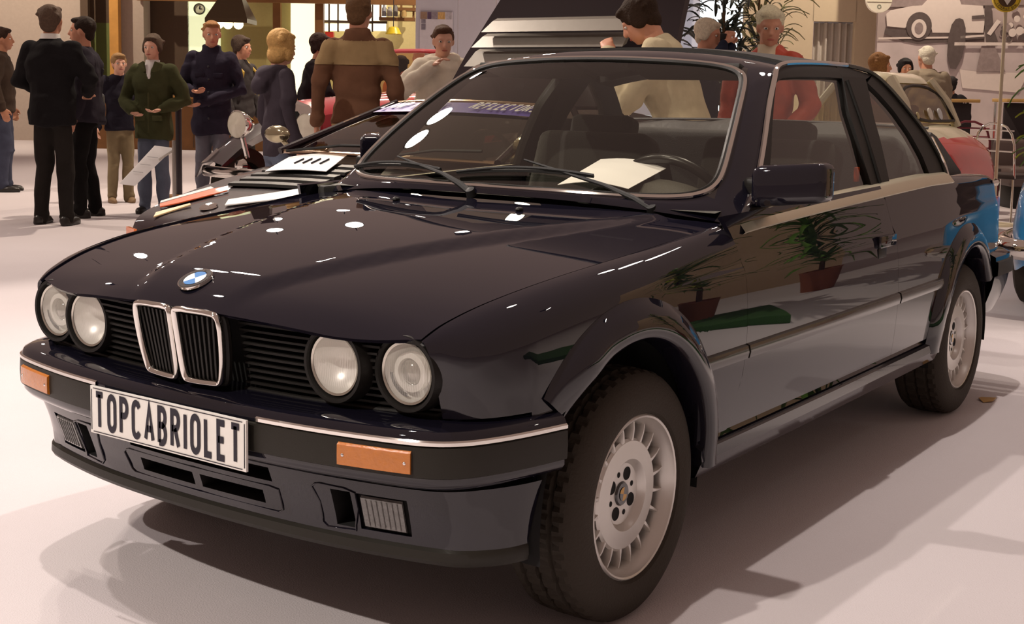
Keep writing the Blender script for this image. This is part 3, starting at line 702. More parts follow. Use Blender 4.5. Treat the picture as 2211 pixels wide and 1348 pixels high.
for s in (1, -1):
    FRONT = [(-0.60, 0.893), (-0.734, 0.968), (-0.866, 1.079), (-1.036, 1.224), (-1.150, 1.302)]
    TOP = [(-1.150, 1.302), (-1.19, 1.326), (-1.24, 1.340), (-1.35, 1.350), (-1.6, 1.356), (-1.85, 1.354), (-2.0, 1.342), (-2.07, 1.322)]
    REAR = [(-2.07, 1.322), (-2.14, 1.285), (-2.224, 1.228), (-2.31, 1.165), (-2.394, 1.09), (-2.445, 1.02), (-2.46, 0.985), (-2.455, 0.945)]
    ch = [sp(x, z, 0.010) for x, z in FRONT]+[sp(x, z, 0.010) for x, z in TOP[1:6]]
    ch = [tuple(p) for p in chaikin(ch, 2)]
    obj('window_frame_chrome', sgn_geo(tube(ch, 0.0085, 8), s), CHROME, CAR)
    rch = [tuple(p) for p in chaikin([sp(x, z, 0.010) for x, z in TOP[5:]+REAR[1:]], 2)]
    obj('rear_frame_strip', sgn_geo(tube(rch, 0.008, 8), s), mat('dark_trim', (0.06, 0.058, 0.05), rough=0.25, metal=0.8), CAR)
    obj('rear_frame_chrome', sgn_geo(tube([tuple(p) for p in chaikin([sp(x, z, 0.014) for x, z in [(-2.40, 1.095), (-2.447, 1.02), (-2.462, 0.985), (-2.457, 0.94)]], 2)], 0.007, 8), s), CHROME, CAR)
    # black door frame: front, top, and B pillar
    gF = [(-0.80, 0.93), (-0.90, 1.035), (-0.985, 1.130), (-1.085, 1.225), (-1.150, 1.280)]
    gT = [(-1.150, 1.280), (-1.20, 1.298), (-1.35, 1.305), (-1.6, 1.308), (-1.725, 1.306)]
    oT = [(-1.150, 1.302), (-1.19, 1.326), (-1.35, 1.350), (-1.6, 1.356), (-1.75, 1.356)]
    obj('door_window_frame', join(strip(FRONT, gF, 16, 0.004, s), strip(oT, gT, 16, 0.004, s)), BLACK, CAR, solid=0.02)
    BL = [(-1.725, 1.312), (-1.66, 1.20), (-1.642, 1.03), (-1.648, 0.92)]; BR = [(-1.945, 1.312), (-1.875, 1.17), (-1.845, 1.03), (-1.815, 0.92)]
    obj('b_pillar', strip(BL, BR, 16, 0.008, s), BLACK, CAR, solid=0.035)
    obj('b_pillar_cap', strip([(-1.75, 1.356), (-1.725, 1.306)], [(-2.05, 1.325), (-1.945, 1.306)], 6, 0.004, s), BLACK, CAR, solid=0.03)
    pm = [sp(-1.745, 1.30, 0.012), sp(-1.735, 1.17, 0.012), sp(-1.725, 1.03, 0.012), sp(-1.722, 0.955, 0.012)]
    obj('pillar_seam_bead', sgn_geo(tube(pm, 0.006, 6), s), BLACK, CAR)
    # quarter window
    qi = [(-1.955, 1.295), (-2.03, 1.255), (-2.12, 1.195), (-2.20, 1.115), (-2.262, 1.03), (-2.285, 0.95)]
    obj('quarter_window_frame', strip([(-2.05, 1.325), (-2.14, 1.285), (-2.224, 1.228), (-2.31, 1.165), (-2.394, 1.09), (-2.445, 1.02), (-2.455, 0.945)], qi, 20, 0.004, s), BLACK, CAR, solid=0.03)
    obj('quarter_glass', strip([(-1.955, 1.295), (-1.875, 1.17), (-1.845, 1.03), (-1.825, 0.945)], qi, 14, -0.006, s), SGLASS, CAR)
    obj('door_glass', strip(gF+[(-1.150, 1.280), (-1.2, 1.298)], [(-1.648, 0.93), (-1.642, 1.03), (-1.652, 1.15), (-1.68, 1.24), (-1.725, 1.306), (-1.70, 1.306)], 18, -0.006, s), SGLASS, CAR)
    # mirror: housing on a triangular foot
    tri = sgn_geo(strip([(-0.66, 0.925), (-0.74, 0.985), (-0.80, 1.035)], [(-0.80, 0.93), (-0.86, 0.98), (-0.90, 1.035)], 5, 0.012, 1), s)
    mir = obj('door_mirror', box((0, 0, 0), (0.105, 0.215, 0.118), 0.026, 4), PAINT, CAR, ang=60)
    for v in mir.data.vertices:
        x, y, z = v.co; t = (y+0.1075)/0.215
        z2 = (z*(1.06-0.02*t) if z > 0 else z*(1.18-0.42*t))-0.020*max(0, 0.35-t)*(z > 0)/0.35; x2 = x*(1.0-0.22*t)-0.03*t
        p = (-0.735+x2, 0.742+0.0975+y*0.93, 1.003+z2)
        if s < 0:   # folded back against the pillar
            p = (-0.78+x2*1.1-(y+0.1)*0.35, 0.70+0.065+y*0.42, 1.045+z2*0.72)
        v.co = (p[0], s*p[1], p[2])
    if s < 0: mir.data.flip_normals()
    obj('mirror_foot', join(tri, sgn_geo(box((-0.765, 0.725, 0.985), (0.07, 0.06, 0.06), 0.018, 3), s)), BLACK, mir)
    if s > 0: obj('mirror_glass', box((-0.800, s*0.850, 1.003), (0.004, 0.16, 0.088), 0.001), CHROME, mir)
# ---- soft-top cover bag behind the rear seat
BAG = mat('hood_bag_vinyl', (0.060, 0.058, 0.055), rough=0.55, bump=0.35, bscale=25)
rows = []
for t in np.linspace(-1, 1, 31):
    y = t; w = 0.68; e = abs(t)**4
    zt = 1.140-0.012*t*t-0.02*e; col = []
    for k, (dx, dz) in enumerate([(-2.34, 0.93), (-2.36, 1.02), (-2.40, zt-0.02), (-2.46, zt), (-2.53, zt-0.01), (-2.62, 1.05), (-2.72, 0.985), (-2.80, 0.945), (-2.815, 0.925)]):
        col.append((dx-0.006*math.sin(t*17+k), w*t*(1.0 if k not in (3, 4) else 0.985)*(1+0.02*(k > 5)), dz+0.006*math.sin(t*11+k*1.3)))
    rows.append(col)
g = grid(rows); nb = 9; bag = obj('soft_top_bag', (g[0], g[1]+[tuple(range(nb)), tuple(range(len(g[0])-nb, len(g[0])))]), BAG, CAR, ang=60)
obj('bag_piping', tube([(-2.455, y, 1.140-0.012*(y/0.68)**2) for y in np.linspace(-0.66, 0.66, 20)], 0.006, 6), BAG, bag)
for y in (-0.62, 0.62): obj('bag_stud', ball((-2.79, y, 0.955), 0.008, 8, 6), CHROME, bag)
# ---- rear deck, trunk lid, tail
obj('rear_deck', fngrid(lambda x, t: (x, t*(qy(x)), qz(x)-0.002+0.012*(1-t*t)), np.linspace(-2.46, -3.2, 14), np.linspace(-1, 1, 17)), PAINT, CAR, solid=0.008)
obj('tail_panel', fngrid(lambda t, z: (-3.222+0.10*abs(t)**5+0.03*abs(z-0.72)/0.2, 0.742*t, z), np.linspace(-1, 1, 21), np.linspace(0.52, 0.902, 9)), PAINT, CAR)
for s in (1, -1):
    obj('tail_lamp', box((-3.19, s*0.60, 0.765), (0.10, 0.285, 0.125), 0.012), REDLENS, CAR)
rp = chaikin([(-2.93, 0.818), (-3.08, 0.822), (-3.20, 0.812), (-3.27, 0.775), (-3.31, 0.70), (-3.335, 0.45), (-3.345, 0)], 2)
rp = [tuple(p) for p in rp]; rp = rp+[(x, -y) for x, y in rp[::-1][1:]]
RPth, _ = resample(rp, 100); RT = np.gradient(RPth, axis=0); RT /= np.linalg.norm(RT, axis=1)[:, None]; RN = np.stack([-RT[:, 1], RT[:, 0]], 1)
if (RN[5] @ np.array([0, 1])) < 0: RN = -RN
def rsweep(prof): return grid([[(RPth[i, 0]+RN[i, 0]*d, RPth[i, 1]+RN[i, 1]*d, z) for d, z in prof] for i in range(100)])
rb = obj('rear_bumper', rsweep([(-0.10, 0.612), (-0.03, 0.606), (0.0, 0.592), (0.002, 0.575)]), PAINT, CAR)
obj('rear_bumper_band', rsweep([(0.0, 0.576), (0.012, 0.572), (0.013, 0.545), (0.012, 0.515), (0, 0.51)]), RUB, rb)
obj('rear_valance', rsweep([(0.0, 0.512), (-0.01, 0.46), (-0.03, 0.40), (-0.06, 0.34), (-0.1, 0.33)]), PAINT, rb)
# ---- underside and cabin shell
obj('underbody', join(box((-0.02, 0, 0.36), (1.0, 0.98, 0.16)), box((-1.25, 0, 0.325), (1.75, 1.48, 0.09)), box((-2.55, 0, 0.40), (1.0, 0.96, 0.16))), DARK, CAR)
obj('cabin_floor', box((-1.55, 0, 0.385), (2.0, 1.44, 0.03)), INTERIOR, CAR)
obj('engine_bay_filler', box((0.03, 0, 0.58), (0.85, 1.0, 0.30)), DARK, CAR)
obj('firewall', box((-0.46, 0, 0.60), (0.04, 1.40, 0.44)), DARK, CAR)
obj('trunk_filler', box((-2.80, 0, 0.68), (0.70, 1.1, 0.42)), DARK, CAR)
for s in (1, -1):
    obj('door_card', box((-1.12, s*0.735, 0.67), (1.15, 0.03, 0.50), 0.01), INTERIOR, CAR)
    obj('rear_side_card', box((-2.08, s*0.70, 0.68), (0.75, 0.03, 0.52), 0.01), INTERIOR, CAR)
# ---- interior: dash, wheel, seats, belts
GREYDASH = mat('dash_top', (0.055, 0.052, 0.040), rough=0.55, bump=0.2, bscale=300)
dash = obj('dashboard', grid([[( -0.50-0.30*k-0.06*abs(t)**3*(1-k), 0.70*t, z+0.012*(1-t*t)) for k, z in ((0, 0.925), (0.4, 0.935), (0.8, 0.93), (1.0, 0.905), (1.05, 0.84), (0.9, 0.72), (0.5, 0.60))] for t in np.linspace(-1, 1, 17)]), GREYDASH, CAR, ang=40)
obj('instrument_cowl', grid([[(-0.74-0.13*k, 0.36+0.19*t, 0.935+h*(1-abs(t)**3)) for k, h in ((-0.4, 0.0), (0, 0.045), (0.6, 0.055), (1.0, 0.045), (1.0, -0.05))] for t in np.linspace(-1, 1, 13)]), GREYDASH, dash)
sw_c = Vector((-0.955, 0.37, 0.885)); sw_n = Vector((-0.87, 0, 0.50)).normalized(); sw_x = Vector((0, 1, 0)); sw_y = sw_n.cross(sw_x)
ringp = [sw_c+sw_x*(0.19*math.cos(a))+sw_y*(0.19*math.sin(a)) for a in np.linspace(0, 2*math.pi, 49)[:-1]]
sw = obj('steering_wheel', tube(ringp, 0.0155, 10, closed=True), mat('wheel_leather', (0.012, 0.012, 0.012), rough=0.3), CAR)
hub = lathe([(0, 0.012), (0.05, 0.010), (0.07, -0.004), (0.06, -0.04)], 24, sw_c-sw_n*0.02, sw_n)
sp_ = [tube([sw_c-sw_n*0.015, sw_c+(sw_x*math.cos(a)+sw_y*math.sin(a))*0.185], 0.016, 8, sx=1.3, sy=0.5) for a in (0.15, math.pi-0.15, -math.pi/2)]
obj('wheel_hub', join(hub, *sp_, tube([sw_c-sw_n*0.03, sw_c-sw_n*0.25], 0.03, 10)), BLACK, sw)
def seat(y):
    base = obj('front_seat', box((-1.33, y, 0.60), (0.50, 0.50, 0.18), 0.06, 4), FABRIC, CAR)
    M = Ry(math.radians(-20))
    obj('seat_back', box((-1.60, y, 0.81), (0.15, 0.50, 0.58), 0.06, 4, M), FABRIC, base)
    obj('headrest', box((-1.715, y, 1.062), (0.10, 0.27, 0.185), 0.035, 4, Ry(math.radians(-14))), FABRIC, base)
    obj('headrest_post', join(tube([(-1.67, y-0.06, 0.95), (-1.705, y-0.06, 1.05)], 0.006, 6), tube([(-1.67, y+0.06, 0.95), (-1.705, y+0.06, 1.05)], 0.006, 6)), CHROME, base)
seat(0.36); seat(-0.36)
rs = obj('rear_seat', box((-2.05, 0, 0.62), (0.45, 1.15, 0.18), 0.05, 4), FABRIC, CAR)
obj('seat_back', box((-2.28, 0, 0.86), (0.14, 1.20, 0.48), 0.05, 4, Ry(math.radians(-16))), FABRIC, rs)
obj('parcel_shelf', box((-2.42, 0, 0.95), (0.16, 1.3, 0.02), 0.0), BAG, CAR)
obj('steering_stalk', tube([(-0.93, 0.42, 0.88), (-0.92, 0.52, 0.895)], 0.006, 6), BLACK, sw)
for s in (1, -1):
    obj('seat_belt', box((-1.76, s*0.665, 1.0), (0.05, 0.006, 0.5), 0.0, M=Rx(s*0.36)), BLACK, CAR)
obj('belt_buckle_button', box((-1.63, 0.69, 0.985), (0.03, 0.012, 0.05), 0.004), mat('orange_tag', (0.75, 0.10, 0.02), rough=0.4), CAR)
obj('sun_visor', box((-1.17, 0.30, 1.315), (0.15, 0.40, 0.02), 0.008, M=Ry(-0.25)), INTERIOR, CAR); obj('sun_visor', box((-1.17, -0.30, 1.315), (0.15, 0.40, 0.02), 0.008, M=Ry(-0.25)), INTERIOR, CAR)
# ---- wipers
def wiper(piv, tip, b0, b1):
    piv, tip, b0, b1 = map(Vector, (piv, tip, b0, b1))
    arm = obj('wiper_arm', join(tube([piv, piv.lerp(tip, 0.12)+Vector((0.004, 0, 0.012)), piv.lerp(tip, 0.35)+Vector((0.006, 0, 0.02)), tip+Vector((0.004, 0, 0.008))], [0.014, 0.013, 0.009, 0.004], 8, sx=1.0, sy=0.7), lathe([(0.0, 0.014), (0.014, 0.012), (0.016, -0.01)], 14, piv, (0.5, 0, 0.85))), WIPER, CAR)
    n = Vector((0.35, 0, 0.6))
    P = [b0.lerp(b1, t)+n*(0.03*math.sin(math.pi*t)+0.006) for t in np.linspace(0, 1, 14)]
    obj('wiper_blade', join(tube([b0.lerp(b1, t)+n*0.02*math.sin(math.pi*t) for t in np.linspace(0, 1, 10)], 0.005, 5), tube(P, 0.005, 6)), WIPER, arm)
def W3(u, v, h=0.012): p = ws_in(u, v); return (p[0]+0.55*h, p[1], p[2]+0.83*h)
wiper((-0.525, 0.525, 0.927), W3(0.16, 0.13, 0.02), W3(0.50, 0.085), W3(-0.17, 0.055))
wiper((-0.436, -0.03, 0.945), W3(-0.62, 0.11, 0.02), W3(-0.28, 0.065), W3(-0.97, 0.055))
for y in (-0.20, 0.24): obj('washer_jet', ball((-0.30, y, hood_z(-0.30, y)+0.004), (0.014, 0.010, 0.008), 8, 6), BLACK, CAR)
# ---- white paper lying on the dash behind the glass
PC = [(-0.640, 0.140, 0.968), (-0.655, 0.375, 0.968), (-0.86, 0.385, 1.020), (-0.90, 0.130, 1.035)]
pp = obj('paper_sheet', fngrid(lambda u, v: tuple(np.array(lerp(lerp(PC[0], PC[1], u), lerp(PC[3], PC[2], u), v))+np.array([0, 0, 0.014*math.sin(3.1*u)])), np.linspace(0, 1, 9), np.linspace(0, 1, 7)), PAPER, None, solid=0.0015)
tag(pp, 'blank white paper sheet lying on the dashboard behind the windscreen', 'paper')

# ---- wheels
def wheel(xc, s):
    O = Vector((xc, s*0.708, 0.300)); A = (0, s, 0)
    R = 0.300
    prof = [(0.196, 0.088), (0.203, 0.098), (0.225, 0.103), (0.250, 0.101), (0.270, 0.094), (0.284, 0.086), (0.292, 0.076), (0.297, 0.068), (0.2985, 0.050), (0.290, 0.046), (0.290, 0.040), (0.3, 0.036), (0.3005, 0.006), (0.290, 0.003), (0.290, -0.003), (0.3005, -0.006), (0.3, -0.036), (0.290, -0.040), (0.290, -0.046), (0.2985, -0.050), (0.297, -0.068), (0.284, -0.086), (0.25, -0.101), (0.2, -0.095)]
    TM = MATS.get('tyre_tread')
    rows = []; NS = 168; Xv, Zz, Yv = Vector((1, 0, 0)), Vector((0, 0, 1)), Vector(A)
    for q in range(NS):
        a_ = 2*math.pi*q/NS; dv = Xv*math.cos(a_)+Zz*math.sin(a_); rw_ = []
        for j, (r_, h_) in enumerate(prof):
            if 6 <= j <= 19 and r_ > 0.294 and (q+(j*2 if j < 13 else -j*2)) % 4 == 0: r_ -= 0.0075
            rw_.append(tuple(O+dv*r_+Yv*h_))
        rows.append(rw_)
    obj('tyre', grid(rows, cu=True), TYRE, CAR, ang=24)
    rim = obj('alloy_rim', lathe([(0.150, -0.08), (0.168, -0.06), (0.170, 0.050), (0.176, 0.072), (0.183, 0.080), (0.188, 0.092), (0.1925, 0.094), (0.197, 0.090), (0.197, 0.078)], 64, O, A), ALLOY, CAR, ang=40)
    obj('rim_disc', lathe([(0.0, 0.050), (0.060, 0.050), (0.073, 0.051), (0.082, 0.066), (0.086, 0.069), (0.128, 0.066), (0.134, 0.060), (0.134, 0.045), (0.128, 0.02)], 60, O, A), ALLOY, rim, ang=35)
    obj('brake_shade_disc', lathe([(0.0, 0.034), (0.160, 0.034), (0.1695, 0.040)], 40, O, A), DARK, rim)  # dark disc close behind the slots, paints in their shade
    X = Vector((1, 0, 0)); Zv = Vector((0, 0, 1)); Av = Vector(A)
    v0 = None
    for k in range(20):
        a = 2*math.pi*(k+0.5)/20; d = X*math.cos(a)+Zv*math.sin(a); t = -X*math.sin(a)+Zv*math.cos(a); P = []
        for r, h, wd, dp in ((0.122, 0.064, 0.0125, 0.03), (0.136, 0.066, 0.0075, 0.035), (0.155, 0.067, 0.005, 0.04), (0.176, 0.064, 0.005, 0.04)):
            c = O+d*r
            P.append([c+t*(-wd)+Av*(h-0.010), c+t*(-wd*0.45)+Av*h, c+t*(wd*0.45)+Av*h, c+t*wd+Av*(h-0.010), c+t*wd+Av*(h-dp), c-t*wd+Av*(h-dp)])
        obj('rim_vane', grid([[tuple(q) for q in r_] for r_ in P], cv=True), ALLOY, rim, ang=30)
    for k in range(4):
        a = 2*math.pi*(k+0.32)/4; c = O+(X*math.cos(a)+Zv*math.sin(a))*0.050
        obj('lug_hole', lathe([(0.0, 0.0506), (0.0145, 0.0506), (0.016, 0.0512), (0.0165, 0.050)], 18, c, A), DARK, rim)
        a += math.pi/4; c = O+(X*math.cos(a)+Zv*math.sin(a))*0.050
        obj('vent_hole', lathe([(0.0, 0.0506), (0.0068, 0.0506)], 12, c, A), DARK, rim)
    cap = obj('hub_cap', lathe([(0.0, 0.056), (0.026, 0.055), (0.029, 0.052), (0.03, 0.048)], 28, O, A), NAVYRING, rim)
    for q in range(4):
        obj('cap_quadrant', lathe([(0.0, 0.0568), (0.0165, 0.0568)], 6, O, A, a0=q*math.pi/2+0.5, a1=(q+1)*math.pi/2+0.5), mat('cap_amber', (0.55, 0.32, 0.10), rough=0.3, metal=0.5) if q % 2 else NAVYRING, cap)
for xc in (0.0, -2.57):
    for s in (1, -1): wheel(xc, s)
# ================================================================ the hall behind
FH = np.array([_f[0], _f[1]]); FH /= np.linalg.norm(FH)
def card(px0, px1, z0, z1, D, th=0.12, dd=0.0):
    """upright slab facing the aisle at depth D between two columns of the view"""
    a = G(px0, D); b = G(px1, D+dd); t = FH*th
    poly = [(a[0], a[1], z0), (b[0], b[1], z0), (b[0]+t[0], b[1]+t[1], z0), (a[0]+t[0], a[1]+t[1], z0)]
    return prism(poly, (0, 0, z1-z0))
def wall(name, px0, px1, z0, z1, D, m, label, th=0.15, dd=0.0):
    o = obj(name, card(px0, px1, z0, z1, D, th, dd), m, ang=30); tag(o, label, kind='structure'); return o
W_GREY = mat('panel_greige', (0.40, 0.33, 0.28), rough=0.8); W_OLIVE = mat('olive_wall', (0.36, 0.30, 0.12), rough=0.8)
W_BROWN = mat('dark_brown_wall', (0.085, 0.055, 0.035), rough=0.85); W_GREEN = mat('green_wall', (0.13, 0.16, 0.05), rough=0.85)
W_WOOD = mat('orange_wood', (0.52, 0.26, 0.06), rough=0.5, scale=6, var=0.2); W_DWOOD = mat('brown_wood', (0.22, 0.10, 0.03), rough=0.5, scale=6, var=0.2)
W_BLUE = mat('pale_blue_panel', (0.58, 0.58, 0.66), rough=0.7, var=0.03); W_BEIGE = mat('beige_wall', (0.56, 0.46, 0.32), rough=0.8, var=0.04)
LIT = mat('cream_panel_glow', (0.9, 0.85, 0.6), rough=0.6, emit=(1.0, 0.92, 0.62), estr=1.3)  # emission paints the panel's brightness, it is no lamp
LITW = mat('lit_window', (0.9, 0.9, 0.8), rough=0.6, emit=(1.0, 0.95, 0.78), estr=1.6)
LITG = mat('nook_glow', (0.75, 0.8, 0.5), rough=0.6, emit=(0.85, 0.90, 0.55), estr=0.8)  # emission stands in for the kitchen light falling on this wall
LITB = mat('bright_backlight', (0.8, 0.9, 1.0), rough=0.6, emit=(0.80, 0.93, 1.0), estr=1.3)
DL = 28.0
wall('wall_left', -700, 182, 0, 3.7, DL, W_GREY, 'greige partition wall at the far left')
trim = wall('trim_1', 182, 198, 0, 3.7, DL-0.1, W_BROWN, 'narrow dark upright strip beside the greige partition')
wall('wall_alcove', 196, 330, 0, 2.55, DL+0.6, W_GREEN, 'green lower wall of the alcove'); wall('wall_alcove_top', 196, 330, 2.55, 3.7, DL+0.6, W_BROWN, 'dark brown upper wall of the alcove')
wall('wall_column', 262, 316, 0, 3.7, DL-0.6, W_GREY, 'greige column behind the boy in green', th=0.5)
wall('wall_recess', 314, 412, 0, 3.7, DL, W_BROWN, 'dark brown recess wall')
wall('wall_nook', 410, 476, 0, 3.7, DL, LITG, 'yellow-green kitchen wall with painted-in glow and a clock')
wall('wall_olive', 474, 640, 0, 3.7, DL+0.2, W_OLIVE, 'olive kitchen wall behind the extractor hood')
wall('trim_2', 590, 606, 0, 3.7, DL-0.2, W_DWOOD, 'brown door jamb on the olive wall')
wall('wall_lit', 628, 682, 0, 3.7, DL-0.1, LIT, 'cream wall panel with painted-in glow')
wall('wall_shelf', 695, 895, 0, 3.7, DL+0.8, mat('pale_yellow_wall', (0.66, 0.55, 0.25), rough=0.8), 'pale yellow wall behind the shelves')
wall('trim_3', 300, 895, Z(600, 8, DL-0.8), Z(600, 8, DL-0.8)+0.35, DL-0.8, W_DWOOD, 'brown wooden beam above the kitchen')
post = obj('wooden_post', card(243, 262, 0, 3.7, DL-0.9, 0.2), W_WOOD); tag(post, 'orange wooden post left of the greige column', 'post')
post2 = obj('wooden_post', card(679, 697, 0, 3.7, DL-0.5, 0.2), W_DWOOD); tag(post2, 'dark brown wooden post beside the lit window', 'post')
# lit window with a dark lattice
WD = DL+0.3
lw = empty('lattice_window', (*G(780, WD), 0)); tag(lw, None, None); lw['kind'] = 'structure'; lw['label'] = 'bright back-lit window with a dark lattice'
LW0 = np.array([*G(780, WD), 0])
def at0(g, o): return ([(v[0]-o[0], v[1]-o[1], v[2]-o[2]) for v in g[0]],)+tuple(g[1:])
lw.name = 'window_1'
for px0, px1 in ((697, 708), (710, 727), (729, 800), (802, 830)):
    for py0, py1 in ((3, 46), (52, 68)):
        obj('pane', at0(card(px0, px1, Z(px0, py1, WD), Z(px0, py0, WD), WD, 0.05), LW0), LITW, lw)
for px in (709, 728, 801): obj('mullion', at0(card(px-1.5, px+1.5, Z(px, 70, WD), Z(px, 0, WD), WD-0.06, 0.08), LW0), W_BROWN, lw)
obj('transom', at0(card(695, 832, Z(760, 51.5, WD), Z(760, 46.5, WD), WD-0.06, 0.08), LW0), W_BROWN, lw)
# wooden counter under the kitchen
ct = empty('kitchen_counter', (*G(560, DL-3), 0)); tag(ct, 'brown wooden kitchen counter under the olive wall', 'counter'); C0 = np.array([*G(560, DL-3), 0])
obj('counter_body', at0(card(200, 700, 0, 0.98, DL-3, 0.7), C0), W_DWOOD, ct); obj('counter_top', at0(card(196, 704, 0.98, 1.03, DL-3.05, 0.8), C0), W_WOOD, ct)
for px in (260, 340, 420, 500, 580, 660): obj('counter_seam', at0(card(px-0.7, px+0.7, 0.05, 0.95, DL-3.02, 0.03), C0), W_BROWN, ct)
# clock
cl = empty('wall_clock', (*G(435, DL-0.05), Z(435, 22, DL))); tag(cl, 'round white wall clock with a black rim', 'clock')
CR = 12.0*DL/FPX; NRM = (-FH[0], -FH[1], 0)
obj('clock_rim', lathe([(CR*0.86, 0.0), (CR*0.86, 0.05), (CR, 0.05), (CR, -0.02)], 32, (0, 0, 0), NRM), INK, cl); obj('clock_face', lathe([(0, 0.02), (CR*0.88, 0.02)], 32, (0, 0, 0), NRM), mat('clock_white', (0.62, 0.68, 0.5), rough=0.5), cl)
RTH = Vector((_r0[0], _r0[1], 0)).normalized(); NV = Vector(NRM)
for ln, an in ((CR*0.6, 80), (CR*0.45, 10)):
    d = RTH*math.cos(math.radians(an))+Vector((0, 0, 1))*math.sin(math.radians(an)); obj('clock_hand', tube([NV*0.03, NV*0.03+d*ln], 0.008, 6), INK, cl)
# extractor hood: dark metal pyramid with lamps underneath
hd = empty('extractor_hood', (*G(506, DL-4), 0)); tag(hd, 'dark metal extractor hood over the kitchen with warm lamps', 'extractor hood'); DH = DL-4
def ringz(px0, px1, dz, z):
    a, b = G(px0, DH)-G(506, DH), G(px1, DH)-G(506, DH); f = FH*dz
    return [(a[0]-f[0], a[1]-f[1], z), (b[0]-f[0], b[1]-f[1], z), (b[0]+f[0], b[1]+f[1], z), (a[0]+f[0], a[1]+f[1], z)]
HM = mat('hood_metal', (0.10, 0.07, 0.04), rough=0.3, metal=0.7)
obj('hood_canopy', grid([ringz(486, 524, 0.12, Z(506, -12, DH)), ringz(458, 546, 0.45, Z(506, 44, DH)), ringz(458, 546, 0.45, Z(506, 53, DH))], cv=True), HM, hd, ang=20, solid=0.02)
obj('hood_duct', grid([ringz(486, 524, 0.12, Z(506, -12, DH)), ringz(486, 524, 0.12, 5.2)], cv=True), HM, hd, ang=20)
for px in (480, 500, 522): obj('hood_lamp', ball((*(G(px, DH)-G(506, DH)-FH*0.2), Z(506, 55, DH)), 0.09, 10, 7), mat('warm_bulb', (1, 0.9, 0.6), emit=(1.0, 0.85, 0.5), estr=4), hd)
# shelves with things on them
sh = empty('wall_shelf_rack', (*G(850, DL), 0)); tag(sh, 'brown wooden wall shelf on the pale yellow wall', 'shelf'); S0 = np.array([*G(850, DL), 0])
for py, p0, p1 in ((42, 815, 890), (21, 855, 893)): obj('shelf_board', at0(card(p0, p1, Z(850, py+4, DL), Z(850, py-3, DL), DL, 0.3), S0), W_DWOOD, sh)
for px in (818, 862, 888): obj('shelf_upright', at0(card(px-2, px+2, Z(850, 44, DL), Z(850, -10, DL), DL+0.2, 0.08), S0), W_DWOOD, sh)
for k, (px, c) in enumerate(((826, (0.3, 0.3, 0.32)), (838, (0.45, 0.42, 0.36)), (850, (0.20, 0.18, 0.16)), (868, (0.5, 0.33, 0.12)))):
    hgt = (24, 20, 27, 14)[k]; p = G(px, DL-0.1); r = 0.05+0.01*(k % 2); zz = Z(850, 38, DL); b = obj('storage_jar', lathe([(0, 0), (r, 0), (r, hgt*DL/FPX*0.7), (r*0.6, hgt*DL/FPX*0.85), (r*0.6, hgt*DL/FPX)], 14), mat('jar%d' % k, c, rough=0.4), loc=(p[0], p[1], zz))
    tag(b, ('grey jar at the left end of the kitchen shelf', 'pale grey jar second on the kitchen shelf', 'tall dark jar on the kitchen shelf', 'short ochre jar at the right of the kitchen shelf')[k], 'jar', 'jars on the kitchen shelf')
# pale blue partition panels
DB = 24.0
for k, (a, b) in enumerate(((893, 982), (983, 1063), (1064, 1180), (1181, 1330), (1331, 1500))):
    wall('wall_panel_%d' % (k+1), a, b, 0, 3.7, DB, W_BLUE, ('pale blue partition panel carrying the poster', 'second pale blue partition panel, right of the poster', 'third pale blue partition panel beside the raised engine lid', 'fourth pale blue partition panel behind the raised engine lid', 'fifth pale blue partition panel behind the man in beige')[k], th=0.08)
ps = empty('poster', (*G(936, DB-0.03), 0)); tag(ps, 'pale poster with a row of small photographs on the blue panel', 'poster'); P0 = np.array([*G(936, DB-0.03), 0]); DP = DB-0.03
obj('sheet', at0(card(902, 972, Z(936, 118, DP), Z(936, 27, DP), DP, 0.012), P0), mat('poster_sheet', (0.66, 0.64, 0.70), rough=0.5), ps)
for k, (a, b, c) in enumerate(((903, 917, (0.30, 0.20, 0.14)), (918, 926, (0.10, 0.06, 0.12)), (927, 939, (0.28, 0.24, 0.28)), (940, 955, (0.60, 0.38, 0.14)), (958, 969, (0.45, 0.42, 0.46)))):
    obj('photo_print', at0(card(a, b, Z(936, 43, DP), Z(936, 28, DP), DP-0.012, 0.01), P0), mat('print%d' % k, c, rough=0.4, var=0.5, scale=30), ps)
for k, (y0, y1) in enumerate(((44, 52), (54, 66))): obj('photo_print', at0(card(905, 914, Z(936, y1, DP), Z(936, y0, DP), DP-0.012, 0.01), P0), mat('print_s%d' % k, (0.22, 0.2, 0.25), rough=0.4, var=0.5, scale=30), ps)
# bright back-lit opening, then the beige wall with the curtained hatch
wall('wall_window_glow', 1498, 1592, 0, 3.7, 22.5, LITB, 'bright bluish back-lit screen behind the dark shrub')
DR = 21.0
for nm, a, b, z0, z1, lb in (('wall_right_a', 1590, 1737, 0, 3.7, 'beige wall left of the curtained hatch'), ('wall_right_b', 1826, 1873, 0, 3.7, 'beige wall right of the curtained hatch'), ('wall_right_c', 1735, 1828, Z(1780, 48, DR), 3.7, 'beige wall above the curtained hatch')):
    wall(nm, a, b, z0, z1, DR, W_BEIGE, lb)
cu = empty('curtain', (*G(1782, DR+0.2), 0)); tag(cu, 'pale grey curtain hanging in the beige wall hatch', 'curtain'); U0 = np.array([*G(1782, DR+0.2), 0])
a = G(1738, DR+0.25)-U0[:2]; b = G(1826, DR+0.25)-U0[:2]; P = []
for t in np.linspace(0, 1, 60):
    c = a+(b-a)*t+FH*(0.04*math.sin(t*38)+0.02*math.sin(t*17)); P.append([(c[0], c[1], z) for z in (0.1, 1.0, Z(1780, 49, DR))])
